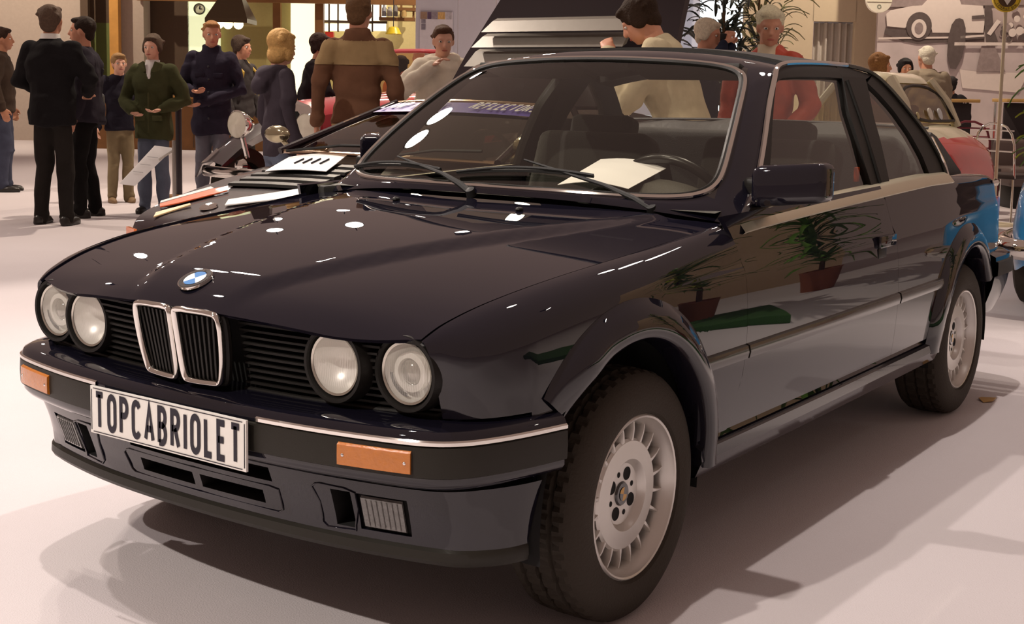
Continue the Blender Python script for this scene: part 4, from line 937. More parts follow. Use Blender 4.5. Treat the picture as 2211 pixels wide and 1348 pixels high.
obj('curtain_cloth', grid(P), mat('curtain_cloth', (0.50, 0.45, 0.40), rough=0.9), cu, ang=80)
obj('curtain_rail', tube([(a[0], a[1], Z(1780, 48, DR)), (b[0], b[1], Z(1780, 48, DR))], 0.02, 8), mat('rail_grey', (0.3, 0.3, 0.33), rough=0.4, metal=0.6), cu)
# mural: black-and-white print of a pale car and a chassis
DM = 20.0
mu = empty('wall_mural', (*G(2060, DM), 0)); tag(mu, 'large black and white mural of a pale car and a racing chassis', 'mural'); M0 = np.array([*G(2060, DM), 0])
MUG = mat('mural_grey', (0.40, 0.32, 0.30), rough=0.6, var=0.35, scale=1.6); MUF = mat('mural_floor', (0.50, 0.42, 0.41), rough=0.6, var=0.3, scale=2.5)
MUW = mat('mural_pale', (0.66, 0.57, 0.52), rough=0.6, var=0.05); MUD = mat('mural_dark', (0.10, 0.075, 0.07), rough=0.6, var=0.3); MUM = mat('mural_mid', (0.27, 0.21, 0.20), rough=0.6, var=0.3)
ex = lambda px, py, d: tuple(np.array([*G(px, DM-d), Z(px, py, DM-d)])-M0)
obj('mural_board', at0(card(1873, 2500, 0, 4.5, DM, 0.08), M0), MUG, mu); obj('mural_ground', at0(card(1874, 2498, 0.05, Z(2050, 93, DM), DM-0.01, 0.012), M0), MUF, mu)
def flat(name, pts, m, d=0.02):
    obj(name, prism([ex(x, y, d) for x, y in pts], (-FH[0]*0.006, -FH[1]*0.006, 0)), m, mu)
def disc(name, cx, cy, rx, ry, m, d): flat(name, [(cx+rx*math.cos(t), cy+ry*math.sin(t)) for t in np.linspace(0, 2*math.pi, 28)[:-1]], m, d)
flat('printed_backdrop', [(1874, -40), (2480, -40), (2480, 8), (1874, 18)], MUM, 0.012)
flat('printed_car', [(1890, 32), (1900, 24), (1945, 15), (1965, 14), (1985, -8), (2040, -8), (2048, 12), (2094, 15), (2100, 40), (2098, 72), (1990, 72), (1985, 50), (1978, 36), (1960, 29), (1945, 36), (1936, 52), (1932, 62), (1893, 58)], MUW, 0.02)
flat('printed_shadow', [(1890, 62), (1935, 66), (2100, 75), (2100, 88), (1960, 96), (1930, 90), (1888, 74)], MUD, 0.016)
flat('printed_sill', [(1876, 82), (2030, 80), (2030, 84), (1876, 86)], MUW, 0.024)
disc('printed_wheel', 1961, 58, 27, 30, MUD, 0.026); disc('printed_hubcap', 1961, 63, 16, 20, MUW, 0.034); disc('printed_hub', 1961, 62, 9, 12, MUM, 0.040)
flat('printed_tyre', [(2046, 41), (2054, 44), (2060, 62), (2061, 90), (2056, 125), (2044, 150), (2032, 148), (2024, 120), (2024, 85), (2030, 55), (2038, 43)], MUD, 0.044)
flat('printed_tube', [(2038, 92), (2480, 94), (2480, 100), (2038, 99)], MUW, 0.044); flat('printed_tube', [(2050, 79), (2100, 76), (2100, 80), (2050, 84)], MUW, 0.044)
flat('printed_block', [(2098, 15), (2112, 14), (2118, 60), (2130, 90), (2106, 96), (2100, 60)], MUD, 0.030); flat('printed_block', [(2118, 55), (2160, 50), (2172, 90), (2120, 92)], MUM, 0.026)
flat('printed_rod', [(2072, 36), (2098, 34), (2098, 42), (2072, 43)], MUD, 0.034); flat('printed_rod', [(2106, 74), (2126, 44), (2134, 48), (2114, 78)], MUW, 0.036)
flat('printed_stand', [(2096, 100), (2124, 100), (2150, 155), (2088, 155)], MUM, 0.030); flat('printed_puddle', [(2052, 150), (2090, 155), (2200, 158), (2180, 200), (2060, 190)], MUW, 0.018)
rr = random.Random(3)
for k in range(26):
    cx, cy = 2135+rr.random()*85, 18+rr.random()*70; r = 3+rr.random()*6
    disc('printed_engine_part', cx, cy, r, r*1.1, (MUW, MUD, MUM)[k % 3], 0.034+0.0015*k)
# round white hanging sign and the yellow club sign on its pole
def round_sign(px, py, rpx, D, name, label):
    o = empty(name, (*G(px, D), Z(px, py, D))); tag(o, label, 'sign'); return o, rpx*D/FPX
rs_, R_ = round_sign(1873, 2, 28, 16, 'round_sign', 'round white hanging sign above the edge of the mural')
obj('sign_disc', lathe([(0, 0.03), (R_*0.97, 0.03), (R_, 0.02), (R_, -0.02), (0, -0.02)], 40, (0, 0, 0), NRM), mat('sign_white', (0.85, 0.80, 0.66), rough=0.4), rs_)
cz = Vector((0, 0, -R_*0.52))+RTH*(-R_*0.0)
obj('sign_mark', lathe([(R_*0.10, 0.034), (R_*0.16, 0.034)], 24, cz, NRM), mat('sign_mark_green', (0.25, 0.28, 0.22), rough=0.5), rs_)
obj('sign_rule', tube([RTH*(-R_*0.92)+Vector((0, 0, -R_*0.16))+NV*0.034, RTH*(R_*0.92)+Vector((0, 0, -R_*0.16))+NV*0.034], 0.004, 6), mat('sign_line', (0.6, 0.56, 0.45), rough=0.5), rs_)
obj('sign_hanger', tube([(0, 0, R_), (0, 0, R_+2.0)], 0.01, 6), CHROME, rs_)
DY = 12.9
ys_, Ry_ = round_sign(2143, -2, 30, DY, 'club_sign', 'round yellow and black club sign on a pale pole')
YEL = mat('sign_yellow', (0.85, 0.62, 0.03), rough=0.4)
obj('sign_disc', lathe([(0, 0.02), (Ry_, 0.02), (Ry_, -0.02), (0, -0.02)], 40, (0, 0, 0), NRM), YEL, ys_)
obj('sign_ring', lathe([(Ry_*0.90, 0.024), (Ry_*0.93, 0.024)], 40, (0, 0, 0), NRM), INK, ys_); obj('sign_ring', lathe([(0.0, 0.024), (Ry_*0.66, 0.024)], 40, (0, 0, 0), NRM), mat('sign_brown', (0.09, 0.05, 0.02), rough=0.4), ys_)
q = Ry_*0.52; obj('sign_diamond', prism([tuple(NV*0.03+RTH*(-q)+Vector((0, 0, q*0.5))), tuple(NV*0.03+Vector((0, 0, -q))), tuple(NV*0.03+RTH*q+Vector((0, 0, q*0.5))), tuple(NV*0.03+Vector((0, 0, q*1.1)))], tuple(NV*0.006)), WHITE, ys_)
for k, ch in enumerate('INTERNATIONAL'):
    a = math.radians(215+k*110/12); d = RTH*math.cos(a)+Vector((0, 0, 1))*math.sin(a); upv = -d; rt = upv.cross(NV)
    g = text_geo(ch, d*(Ry_*0.86)-rt*0.006+NV*0.022, rt, upv, Ry_*0.15, w=0.2, thick=0.002)
    if g: obj('sign_letter', g[0][1], INK, ys_)
zb = -Z(2143, -2, DY); low = (0.0, 0.0)
obj('sign_pole', tube([(0, 0, -Ry_), (low[0], low[1], zb)], 0.017, 10), mat('pole_cream', (0.62, 0.55, 0.40), rough=0.4), ys_)
obj('pole_foot', lathe([(0, 0.03), (0.2, 0.02), (0.21, 0)], 24, (low[0], low[1], zb)), mat('pole_cream', (0.6, 0.5, 0.4)), ys_)

rp_ = empty('hose_cabinet', (*G(709, DL-0.4), Z(706, 92, DL-0.4))); tag(rp_, 'red fire hose cabinet below the lit lattice window', 'cabinet'); H0 = np.array([*G(709, DL-0.4), Z(706, 92, DL-0.4)])
obj('cabinet_body', at0(card(701, 718, Z(706, 114, DL-0.4), Z(706, 70, DL-0.4), DL-0.4, 0.2), H0), mat('cabinet_red', (0.55, 0.03, 0.02), rough=0.4), rp_)
obj('cabinet_door', at0(card(702.5, 716.5, Z(706, 111, DL-0.4), Z(706, 73, DL-0.4), DL-0.42, 0.03), H0), mat('cabinet_red2', (0.62, 0.05, 0.03), rough=0.35), rp_)
yl = empty('pendant_lamp', (*G(846, DL-2), Z(846, 70, DL-2))); tag(yl, 'yellow pendant lamp shade near the kitchen shelf', 'lamp')
obj('lamp_shade', lathe([(0.05, 0.10), (0.10, 0.08), (0.16, -0.04), (0.155, -0.045), (0.09, 0.06)], 24), mat('shade_yellow', (0.75, 0.55, 0.02), rough=0.4), yl); obj('lamp_cord', tube([(0, 0, 0.1), (0, 0, 1.6)], 0.008, 6), INK, yl); obj('bulb', ball((0, 0, 0.0), 0.045, 10, 8), mat('bulb_glass', (0.9, 0.85, 0.7), rough=0.2), yl)
# ================================================================ other cars
def loft_body(xs, zbot, ztop, halfw, shoulder, crown=0.03, nside=7, ntop=9):
    """closed lower car body: every station runs from the left sill over the top to the right sill"""
    rows = []
    for x in xs:
        zb, zt, w = zbot(x), ztop(x), halfw(x); sh = shoulder(x); col = []
        for k in np.linspace(0, 1, nside):
            z = zb+(sh-zb)*k; col.append((x, w*(0.94+0.06*math.sin(math.pi*min(1, 0.15+0.75*k))), z))
        for k in np.linspace(0, 1, ntop)[1:]:
            y = w*(1-k)*0.985; col.append((x, y*(0.985), sh+(zt-sh)*(1-(1-k)**2.2)+crown*0*k))
        col = col+[(p[0], -p[1], p[2]) for p in col[::-1][1:]]
        rows.append(col)
    V, Fc = grid(rows); m = len(rows[0]); Fc += [tuple(range(m)), tuple(range(len(V)-m, len(V)))]
    return V, Fc
def simple_wheel(parent, x, y, r, w, s, rimm, whitewall=False):
    O = (x, y, r); A = (0, s, 0)
    t = obj('tyre', lathe([(r*0.62, w*0.45), (r*0.70, w*0.5), (r*0.9, w*0.48), (r, w*0.36), (r, -w*0.36), (r*0.9, -w*0.5), (r*0.62, -w*0.45)], 40, O, A), TYRE, parent)
    obj('wheel_disc', lathe([(0, w*0.42), (r*0.2, w*0.42), (r*0.25, w*0.34), (r*0.5, w*0.30), (r*0.58, w*0.46), (r*0.65, w*0.46)], 32, O, A), rimm, t)

# ---- low dark wedge sports car next to the cabriolet
M1 = empty('sports_car', (-1.85, -2.57, 0)); tag(M1, 'low dark maroon wedge sports car with windscreen banner and raised engine lid', 'car')
MAR = mat('maroon_black_paint', (0.014, 0.005, 0.008), rough=0.5, coat=0.75, coat_rough=0.02, spec=0.1)
mz = S([0.02, -0.05, -0.15, -0.5, -0.85, -1.1, -1.5, -2.2, -3.0, -3.8, -4.25, -4.32], [0.50, 0.555, 0.590, 0.685, 0.775, 0.835, 0.86, 0.875, 0.92, 0.95, 0.93, 0.90])
msh = S([0.02, -0.05, -0.15, -0.5, -0.85, -1.1, -1.5, -2.2, -3.0, -3.8, -4.25, -4.32], [0.44, 0.52, 0.565, 0.655, 0.73, 0.77, 0.80, 0.82, 0.84, 0.86, 0.84, 0.80])
mw = S([0.02, -0.05, -0.15, -0.5, -1.0, -2.0, -3.0, -3.9, -4.25, -4.32], [0.80, 0.84, 0.87, 0.90, 0.905, 0.90, 0.915, 0.91, 0.87, 0.85])
mb = S([0.02, -0.1, -0.3, -4.2, -4.32], [0.36, 0.24, 0.20, 0.22, 0.34])
obj('body_shell', loft_body(list(np.linspace(0.02, -0.2, 8))+list(np.linspace(-0.2, -4.32, 44))[1:], mb, mz, mw, msh), MAR, M1, ang=32)
def mtop(x, y):
    k = 1-min(abs(y)/(mw(x)*0.97), 1); return msh(x)+(mz(x)-msh(x))*(1-(1-k)**2.2)
for x in (-0.95, -3.5):
    for s in (1, -1):
        simple_wheel(M1, x, s*0.80, 0.31, 0.22, s, ALLOY)
        obj('wheel_opening', lathe([(0.33, 0.0), (0.345, 0.006), (0.36, 0.0)], 30, (x, s*(mw(x)-0.006), 0.32), (0, s, 0)), BLACK, M1)
def mws(u, v):
    b = (-1.02-0.12*u*u, 0.80*u, 0.862-0.012*u*u); t = (-1.90-0.06*u*u, 0.60*u, 1.165-0.02*u*u); p = lerp(b, t, v); return (p[0], p[1], p[2]+0.05*v*(1-v))
obj('windscreen_glass', fngrid(mws, np.linspace(-1, 1, 17), np.linspace(0, 1, 9)), glass_mat('m_glass', (0.30, 0.24, 0.20), 1.5, boost=1.6), M1)
edge = [mws(u, 0) for u in np.linspace(-1, 1, 14)]+[mws(1, v) for v in np.linspace(0, 1, 8)][1:]+[mws(u, 1) for u in np.linspace(1, -1, 14)][1:]+[mws(-1, v) for v in np.linspace(1, 0, 8)][1:-1]
obj('windscreen_trim', tube([(p[0]+0.004, p[1], p[2]+0.008) for p in edge], 0.013, 8, closed=True), mat('warm_trim', (0.60, 0.45, 0.32), rough=0.2, metal=1.0), M1)
BAN = mat('banner_violet', (0.085, 0.055, 0.33), rough=0.4)
bn = obj('windscreen_banner', fngrid(lambda u, v: tuple(np.array(mws(u*0.97, v))+np.array([0.004, 0, 0.010])), np.linspace(-1, 1, 17), np.linspace(0.76, 0.97, 4)), BAN, M1, label='violet sun strip with white lettering')
def bans(u0, u1, txt):
    X = Vector(mws(u1, 0.80))-Vector(mws(u0, 0.80)); Yv = Vector(mws(0, 0.95))-Vector(mws(0, 0.80)); O = Vector(mws(u0, 0.815))+Vector((0.012, 0, 0.020))
    for ch, g in text_geo(txt, O, X, Yv, Yv.length*0.78, gap=0.16, w=0.20, thick=0.004, slant=0.18, width=X.length*0.95): obj('banner_letter', g, WHITE, bn)
bans(-0.92, -0.08, 'LAMP PARTS'); bans(0.22, 0.93, 'REFLECTORS')
obj('roof_skin', fngrid(lambda x, t: (x-0.06*t*t, t*(0.60 if x > -2.5 else 0.60), 1.165+0.012*math.sin((x+1.9)/-0.75*math.pi)-0.02*t*t), np.linspace(-1.90, -2.66, 7), np.linspace(-1, 1, 13)), MAR, M1, solid=0.02)
for s in (1, -1):
    P = [[(-1.14, s*0.80, 0.86), (-1.96, s*0.61, 1.15)], [(-1.5, s*0.82, 0.87), (-2.1, s*0.62, 1.15)], [(-2.2, s*0.82, 0.885), (-2.4, s*0.62, 1.15)], [(-2.62, s*0.80, 0.90), (-2.66, s*0.61, 1.14)]]
    obj('side_glass', grid(P), glass_mat('m_glass', (0.30, 0.24, 0.20)), M1)
    for a_, b_, r_ in (((-1.12, s*0.805, 0.86), (-1.96, s*0.605, 1.155), 0.022), ((-2.05, s*0.825, 0.88), (-2.12, s*0.625, 1.15), 0.02), ((-2.64, s*0.80, 0.90), (-2.68, s*0.60, 1.145), 0.045)): obj('roof_pillar', tube([a_, b_], r_, 8), MAR, M1)
    obj('wing_mirror', join(ball((-1.22, s*0.93, 0.955), (0.05, 0.10, 0.055), 12, 8), tube([(-1.22, s*0.82, 0.87), (-1.22, s*0.9, 0.93)], 0.015, 6)), mat('mirror_chrome_olive', (0.45, 0.40, 0.26), rough=0.15, metal=0.9), M1)
    obj('corner_lamp', prism([(0.028, s*0.70, 0.40), (0.028, s*0.70, 0.485), (-0.03, s*0.835, 0.485), (-0.03, s*0.835, 0.40)], (0.012, s*0.01, 0)), mat('orange_lamp', (0.75, 0.16, 0.01), rough=0.25, coat=1.0), M1)
    # sloping buttress behind the cabin
    obj('rear_buttress', prism([(-2.66, s*0.62, 1.14), (-2.66, s*0.80, 0.90), (-4.1, s*0.80, 0.95), (-4.1, s*0.74, 0.97)], (0, -s*0.05, 0)), MAR, M1)
# hood louvres
for k in range(5):
    x = -0.56-k*0.085; z = mtop(x, 0.3)
    P = [[(x+0.028, y, mtop(x, y)+0.004), (x+0.020, y, mtop(x, y)+0.020), (x-0.030, y, mtop(x, y)+0.030), (x-0.034, y, mtop(x, y)+0.004)] for y in np.linspace(-0.62, 0.02, 9)]
    g = grid(P, cv=True); n4 = len(g[0]); obj('hood_louvre', (g[0], g[1]+[(0, 1, 2, 3), (n4-4, n4-3, n4-2, n4-1)]), BLACK, M1, ang=20)
def decal(name, pts, m, h=0.006):
    top = [(x, y, mtop(x, y)+h+0.01) for x, y in pts]; obj(name, prism(top, (0, 0, -0.006)), m, M1, ang=20)
ORG = mat('orange_sticker', (0.80, 0.12, 0.02), rough=0.35, coat=0.5)
decal('stripe_decal', [(-0.16, -0.74), (-0.22, -0.66), (-0.44, -0.52), (-0.52, -0.60), (-0.47, -0.66), (-0.20, -0.79)], ORG)
decal('stripe_decal_white', [(-0.21, -0.80), (-0.47, -0.66), (-0.50, -0.72), (-0.24, -0.83)], WHITE, 0.008)
decal('stripe_decal_white', [(-0.22, -0.30), (-0.30, -0.36), (-0.56, -0.02), (-0.54, 0.10), (-0.40, 0.02)], WHITE)
decal('stripe_decal_tan', [(-0.05, -0.66), (-0.09, -0.69), (-0.22, -0.57), (-0.20, -0.54)], mat('tan_decal', (0.6, 0.42, 0.2), rough=0.4))
obj('hood_badge', lathe([(0, 0.012), (0.045, 0.010), (0.05, 0)], 24, (-0.20, -0.40, mtop(-0.20, -0.40)+0.006), (0.25, 0, 1)), CHROME, M1)
for y0, y1 in ((-0.62, 0.1), (0.15, 0.7)): obj('wiper_arm', tube([(-0.99, y0, 0.872), (-1.06, (y0+y1)/2, 0.915), (-1.12, y1, 0.92)], 0.009, 6), BLACK, M1)
# raised engine lid with silver louvre panel underneath
obj('engine_lid', prism([(-2.56, -0.74, 1.14), (-2.62, -0.56, 1.48), (-2.95, -0.30, 2.15), (-2.95, 0.98, 2.15), (-2.70, 0.98, 1.48), (-2.60, 0.74, 1.14)], (-0.06, 0, 0.0)), MAR, M1, ang=20)
SLV = mat('silver_louvre', (0.26, 0.235, 0.20), rough=0.4, metal=0.3)
for k, (z0, z1, y0) in enumerate(((1.40, 1.50, -0.50), (1.525, 1.60, -0.44), (1.625, 1.70, -0.36))):
    obj('lid_louvre', prism([(-2.52, y0, z0), (-2.58, y0+0.05, z1), (-2.58, 0.72, z1), (-2.52, 0.72, z0)], (-0.05, 0, 0.02)), SLV, M1, ang=20)
obj('lid_strut', tube([(-3.6, 0.70, 0.95), (-2.96, 0.72, 1.75)], 0.014, 8), CHROME, M1)
# interior hints
for s in (1, -1): obj('bucket_seat', box((-2.2, s*0.38, 0.78), (0.14, 0.46, 0.62), 0.06, 3, Ry(-0.35)), FABRIC, M1)
obj('steering_wheel', tube([(-1.62+0.03*math.sin(a), 0.38+0.17*math.cos(a), 0.86+0.15*math.sin(a)) for a in np.linspace(0, 2*math.pi, 29)[:-1]], 0.014, 8, closed=True), BLACK, M1)
pa = obj('paper_sheet', fngrid(lambda u, v: tuple(np.array([-1.85, -2.57, 0])+np.array([(lambda x, y: (x, y, mtop(x, y)+0.045+0.006*math.sin(4*u)))(-0.70-0.31*v-0.05*u, -0.50+0.42*u-0.12*v)]).ravel()), np.linspace(0, 1, 9), np.linspace(0, 1, 6)), PAPER, None, solid=0.003)
tag(pa, 'white information sheet lying on the hood of the maroon sports car', 'paper')
for k in range(4):
    u = 0.35+0.14*k; a = Vector((-1.85, -2.57, 0)); q = lambda u, v: a+Vector((-0.70-0.31*v-0.05*u, -0.50+0.42*u-0.12*v, mtop(-0.70-0.31*v-0.05*u, -0.50+0.42*u-0.12*v)+0.050+0.006*math.sin(4*u)))
    obj('printed_bar', join(*[tube([q(u, 0.35), q(u+0.05, 0.62)], 0.005, 5)]), INK, pa)

# ---- red vintage roadster further back
RP = G(585, 11.4); RC = empty('vintage_car', (RP[0], RP[1], 0), 0.0); tag(RC, 'red vintage open car with dark wings and chrome headlamps', 'car')
RED = mat('red_paint', (0.52, 0.012, 0.03), rough=0.4, coat=1.0); DKW = mat('dark_wing_paint', (0.022, 0.012, 0.018), rough=0.4, coat=1.0)
rz_ = S([-0.25, -0.35, -1.5, -1.7, -2.6, -3.4], [1.02, 1.12, 1.20, 1.22, 1.12, 0.95]); rw = S([-0.25, -1.5, -1.8, -2.6, -3.4], [0.30, 0.46, 0.60, 0.62, 0.50])
obj('body_shell', loft_body(np.linspace(-0.25, -3.4, 26), S([-0.25, -3.4], [0.45, 0.45]), rz_, rw, lambda x: rz_(x)-0.12), RED, RC, ang=40)
obj('radiator_shell', prism([(-0.20, y, z) for y, z in ((-0.27, 0.50), (0.27, 0.50), (0.28, 0.95), (0.18, 1.08), (0, 1.13), (-0.18, 1.08), (-0.28, 0.95))], (-0.10, 0, 0)), CHROME, RC, ang=25)
obj('radiator_core', prism([(-0.19, y, z) for y, z in ((-0.21, 0.54), (0.21, 0.54), (0.22, 0.93), (0.12, 1.03), (-0.12, 1.03), (-0.22, 0.93))], (-0.02, 0, 0)), DARK, RC)
for s in (1, -1):
    hl = obj('headlamp', lathe([(0.0, -0.16), (0.07, -0.12), (0.115, -0.03), (0.13, 0.02), (0.12, 0.03)], 28, (-0.02, s*0.42, 0.90), (1, 0, 0)), CHROME, RC)
    obj('lamp_lens', lathe([(0, 0.045), (0.07, 0.038), (0.12, 0.025)], 28, (-0.02, s*0.42, 0.90), (1, 0, 0)), mat('old_lens', (0.75, 0.72, 0.6), rough=0.15, coat=1.0), hl)
    obj('lamp_stalk', tube([(-0.06, s*0.42, 0.78), (-0.10, s*0.40, 0.60)], 0.025, 8), CHROME, hl)
    # flowing wings
    P = []
    for t in np.linspace(0, 1, 22):
        x = 0.14-1.75*t; z = 0.52+0.36*math.sin(min(1, t*1.7)*math.pi*0.62) if t < 0.62 else 0.80-0.50*(t-0.62)/0.38
        P.append([(x, s*(0.40+0.16), z-0.10), (x, s*0.46, z+0.02), (x, s*0.60, z+0.06), (x, s*0.74, z+0.03), (x, s*0.82, z-0.10)])
    obj('front_wing', grid(P), DKW, RC, ang=60, solid=0.015)
    P = []
    for t in np.linspace(0, 1, 18):
        a = math.pi*(0.02+0.96*t); P.append([(-2.75+0.46*math.cos(a), s*q, 0.40+0.46*math.sin(a)+dz) for q, dz in ((0.56, 0), (0.66, 0.03), (0.80, 0.0), (0.84, -0.06))])
    obj('rear_wing', grid(P), DKW, RC, ang=60, solid=0.015)
    for x in (-0.28, -2.75): simple_wheel(RC, x, s*0.66, 0.34, 0.13, s, mat('wheel_red', (0.4, 0.02, 0.03), rough=0.4, coat=0.5))
    obj('bumper_horn', lathe([(0, 0.05), (0.05, 0.03), (0.06, -0.02)], 16, (0.16, s*0.2, 0.55), (1, 0, 0)), CHROME, RC)
obj('front_bumper', tube([(0.10, -0.75, 0.48), (0.18, -0.4, 0.48), (0.20, 0, 0.48), (0.18, 0.4, 0.48), (0.10, 0.75, 0.48)], 0.035, 8, sy=1.4, sx=0.6), CHROME, RC)
wsr = [(-1.62, -0.58, 1.20), (-1.88, -0.52, 1.60), (-1.92, 0, 1.62), (-1.88, 0.52, 1.60), (-1.62, 0.58, 1.20)]
wf = obj('windscreen_frame', tube([tuple(p) for p in chaikin(wsr, 1)], 0.022, 8), RED, RC); obj('windscreen_glass', fngrid(lambda u, v: (-1.62-0.27*v, u*(0.57-0.06*v), 1.20+0.40*v), np.linspace(-1, 1, 5), [0, 0.5, 1]), glass_mat('m_glass2', (0.62, 0.45, 0.34), 1.5), wf)
obj('side_chrome', tube([(-0.4, 0.44, 1.06), (-1.6, 0.60, 1.10), (-2.4, 0.63, 1.06)], 0.012, 6), CHROME, RC)
# ---- cream and red small coupe on the right
WC = empty('coupe', (-9.72, -1.90, 0), -math.pi/2); tag(WC, 'small cream coupe with red tail and round stickers on its rear window', 'car')
CREAM = mat('cream_paint', (0.74, 0.70, 0.50), rough=0.3, coat=1.0); TRED = mat('tail_red_paint', (0.62, 0.012, 0.012), rough=0.3, coat=1.0)
cz_ = S([1.55, 1.45, 1.1, 0.75, 0.3, -0.17, -0.32, -0.52, -0.66, -0.72], [0.70, 0.84, 0.93, 0.985, 1.0, 1.01, 1.0, 0.90, 0.78, 0.66])
g = loft_body(list(np.linspace(1.55, -0.15, 22))+list(np.linspace(-0.15, -0.72, 20))[1:], S([1.55, -0.72], [0.28, 0.28]), cz_, S([1.55, 1.4, 0.9, -0.3, -0.62, -0.72], [0.5, 0.62, 0.70, 0.72, 0.68, 0.60]), lambda x: cz_(x)-0.045)
mi = []
for f in g[1]:
    c = [sum(g[0][i][k] for i in f)/len(f) for k in range(3)]; mi.append(1 if (c[0] < -0.30 and c[2] < 0.885) else 0)
obj('body_shell', (g[0], g[1], mi), [CREAM, TRED], WC, ang=40)
def crow(z):
    t = max(0.0, (z-0.98)/0.44); w = 0.69-0.13*t; f = 0.71-0.30*t; b = -0.315+0.25*t**1.5
    return w, f, b
def cpt(side, u, z, o=0.0):
    w, f, b = crow(z); return (f+(b-f)*u, side*(w+o), z)
for s in (1, -1):
    obj('side_glass', fngrid(lambda u, z: cpt(s, u, z, -0.004), np.linspace(0.05, 0.98, 12), [1.0, 1.1, 1.2, 1.3, 1.40]), glass_mat('coupe_glass', (0.70, 0.62, 0.46), 1.5), WC)
    # window frame bars: A pillar, B bar, C pillar
    for u0, u1, r in ((0.0, 0.0, 0.035), (0.40, 0.44, 0.022), (1.0, 1.0, 0.048)):
        obj('roof_pillar', tube([cpt(s, u0, 0.97), cpt(s, (u0+u1)/2, 1.2, 0.008), cpt(s, u1, 1.42)], r, 8), CREAM, WC)
    obj('window_rail', tube([cpt(s, u, 1.005, 0.008) for u in np.linspace(0, 1, 10)], 0.014, 6), CHROME, WC)
    for x in (1.0, -0.30): simple_wheel(WC, x, s*0.60, 0.27, 0.14, s, CHROME)
w0 = crow(1.42); P = []
for k, (z, ins) in enumerate(((1.38, -0.012), (1.42, -0.012), (1.455, 0.03), (1.478, 0.10), (1.487, 0.22))):
    w, f, b = crow(min(z, 1.42)); w -= ins; f -= ins; b += ins
    ring = []
    for t in np.linspace(0, 2*math.pi, 41)[:-1]:
        c, sn = math.cos(t), math.sin(t); q = (abs(c)**5+abs(sn)**5)**(-0.2); ring.append(((f+b)/2+(f-b)/2*c*q, w*sn*q, z))
    P.append(ring)
g = grid(P, cv=True); n40 = len(g[0]); obj('roof_skin', (g[0], g[1]+[tuple(range(n40-40, n40))]), CREAM, WC, ang=60)
obj('windscreen', fngrid(lambda u, z: (crow(z)[1], u*crow(z)[0]*0.95, z), np.linspace(-1, 1, 7), [1.0, 1.2, 1.40]), glass_mat('coupe_glass', (0.55, 0.6, 0.5)), WC)
obj('rear_window', fngrid(lambda u, z: (crow(z)[2], u*crow(z)[0]*0.95, z), np.linspace(-1, 1, 7), [1.0, 1.2, 1.40]), glass_mat('coupe_glass', (0.55, 0.6, 0.5)), WC)
obj('rear_bumper', tube([(-0.5, 0.72, 0.45), (-0.74, 0.58, 0.45), (-0.78, 0, 0.45), (-0.74, -0.58, 0.45), (-0.5, -0.72, 0.45)], 0.04, 8), CHROME, WC)
obj('cabin_seat', box((0.08, 0, 0.95), (0.14, 1.1, 0.45), 0.05, 3), mat('tan_seat', (0.25, 0.14, 0.06), rough=0.7), WC)
rwp = lambda u, z, o=0.0: (crow(z)[2]-o, u*crow(z)[0], z)
obj('rear_window_frame', tube([tuple(p) for p in chaikin([rwp(-0.9, 1.03, 0.004), rwp(0.9, 1.03, 0.004), rwp(0.92, 1.36, 0.004), rwp(-0.92, 1.36, 0.004), rwp(-0.9, 1.03, 0.004)], 2)], 0.014, 6), BLACK, WC)
for k, (u, z, r, c) in enumerate(((0.66, 1.085, 0.032, (0.62, 0.55, 0.30)), (0.10, 1.095, 0.062, (0.8, 0.8, 0.72)), (-0.34, 1.095, 0.058, (0.72, 0.80, 0.84)))):
    obj('round_sticker', lathe([(0, 0.008), (r, 0.008), (r, 0.0)], 24, rwp(u, z, 0.004), (-1, 0, 0.3)), mat('sticker%d' % k, c, rough=0.5), WC)
# ---- blue car at the right edge
BC = empty('blue_car', (-5.02, 1.02, 0), 0.0); tag(BC, 'bright blue rounded car cut off by the right edge of the view', 'car')
BLUE = mat('sky_blue_paint', (0.035, 0.24, 0.52), rough=0.25, coat=1.0)
bz = S([0.0, -0.08, -0.25, -0.6, -1.2, -3.4, -3.8], [0.55, 0.72, 0.86, 0.95, 1.0, 0.98, 0.7]); bw = S([0.0, -0.08, -0.25, -0.6, -1.2, -3.4, -3.8], [0.50, 0.64, 0.73, 0.775, 0.79, 0.78, 0.6])
obj('body_shell', loft_body(list(np.linspace(0, -0.3, 12))+list(np.linspace(-0.3, -3.8, 30))[1:], S([0, -0.2, -3.8], [0.34, 0.26, 0.3]), bz, bw, lambda x: bz(x)-0.16, nside=10, ntop=12), BLUE, BC, ang=50)
obj('front_bumper', tube([tuple(p) for p in chaikin([(-0.75, -0.83, 0.40), (-0.20, -0.80, 0.40), (0.02, -0.60, 0.40), (0.07, 0, 0.40), (0.02, 0.60, 0.40), (-0.20, 0.80, 0.40), (-0.75, 0.83, 0.40)], 2)], 0.06, 10), CHROME, BC)
for s in (1, -1):
    hl = obj('headlamp', lathe([(0.0, 0.05), (0.06, 0.04), (0.09, 0.01), (0.10, -0.02), (0.105, -0.1)], 28, (-0.10, s*0.46, 0.70), (1, 0, 0.1)), CHROME, BC)
    for x in (-0.75, -2.9): simple_wheel(BC, x, s*0.70, 0.30, 0.16, s, CHROME)
rg = [(-1.2, 0.66), (-1.75, 0.55), (-2.6, 0.55), (-3.3, 0.66)]
obj('cabin_glass', grid([[(-1.15-0.55*k, -0.70+0.12*k, 0.98+0.42*k), (-1.15-0.55*k, 0.70-0.12*k, 0.98+0.42*k), (-3.3+0.5*k, 0.70-0.12*k, 0.98+0.42*k), (-3.3+0.5*k, -0.70+0.12*k, 0.98+0.42*k)] for k in (0, 0.5, 1)], cv=True), glass_mat('m_glass', (0.3, 0.24, 0.2)), BC)
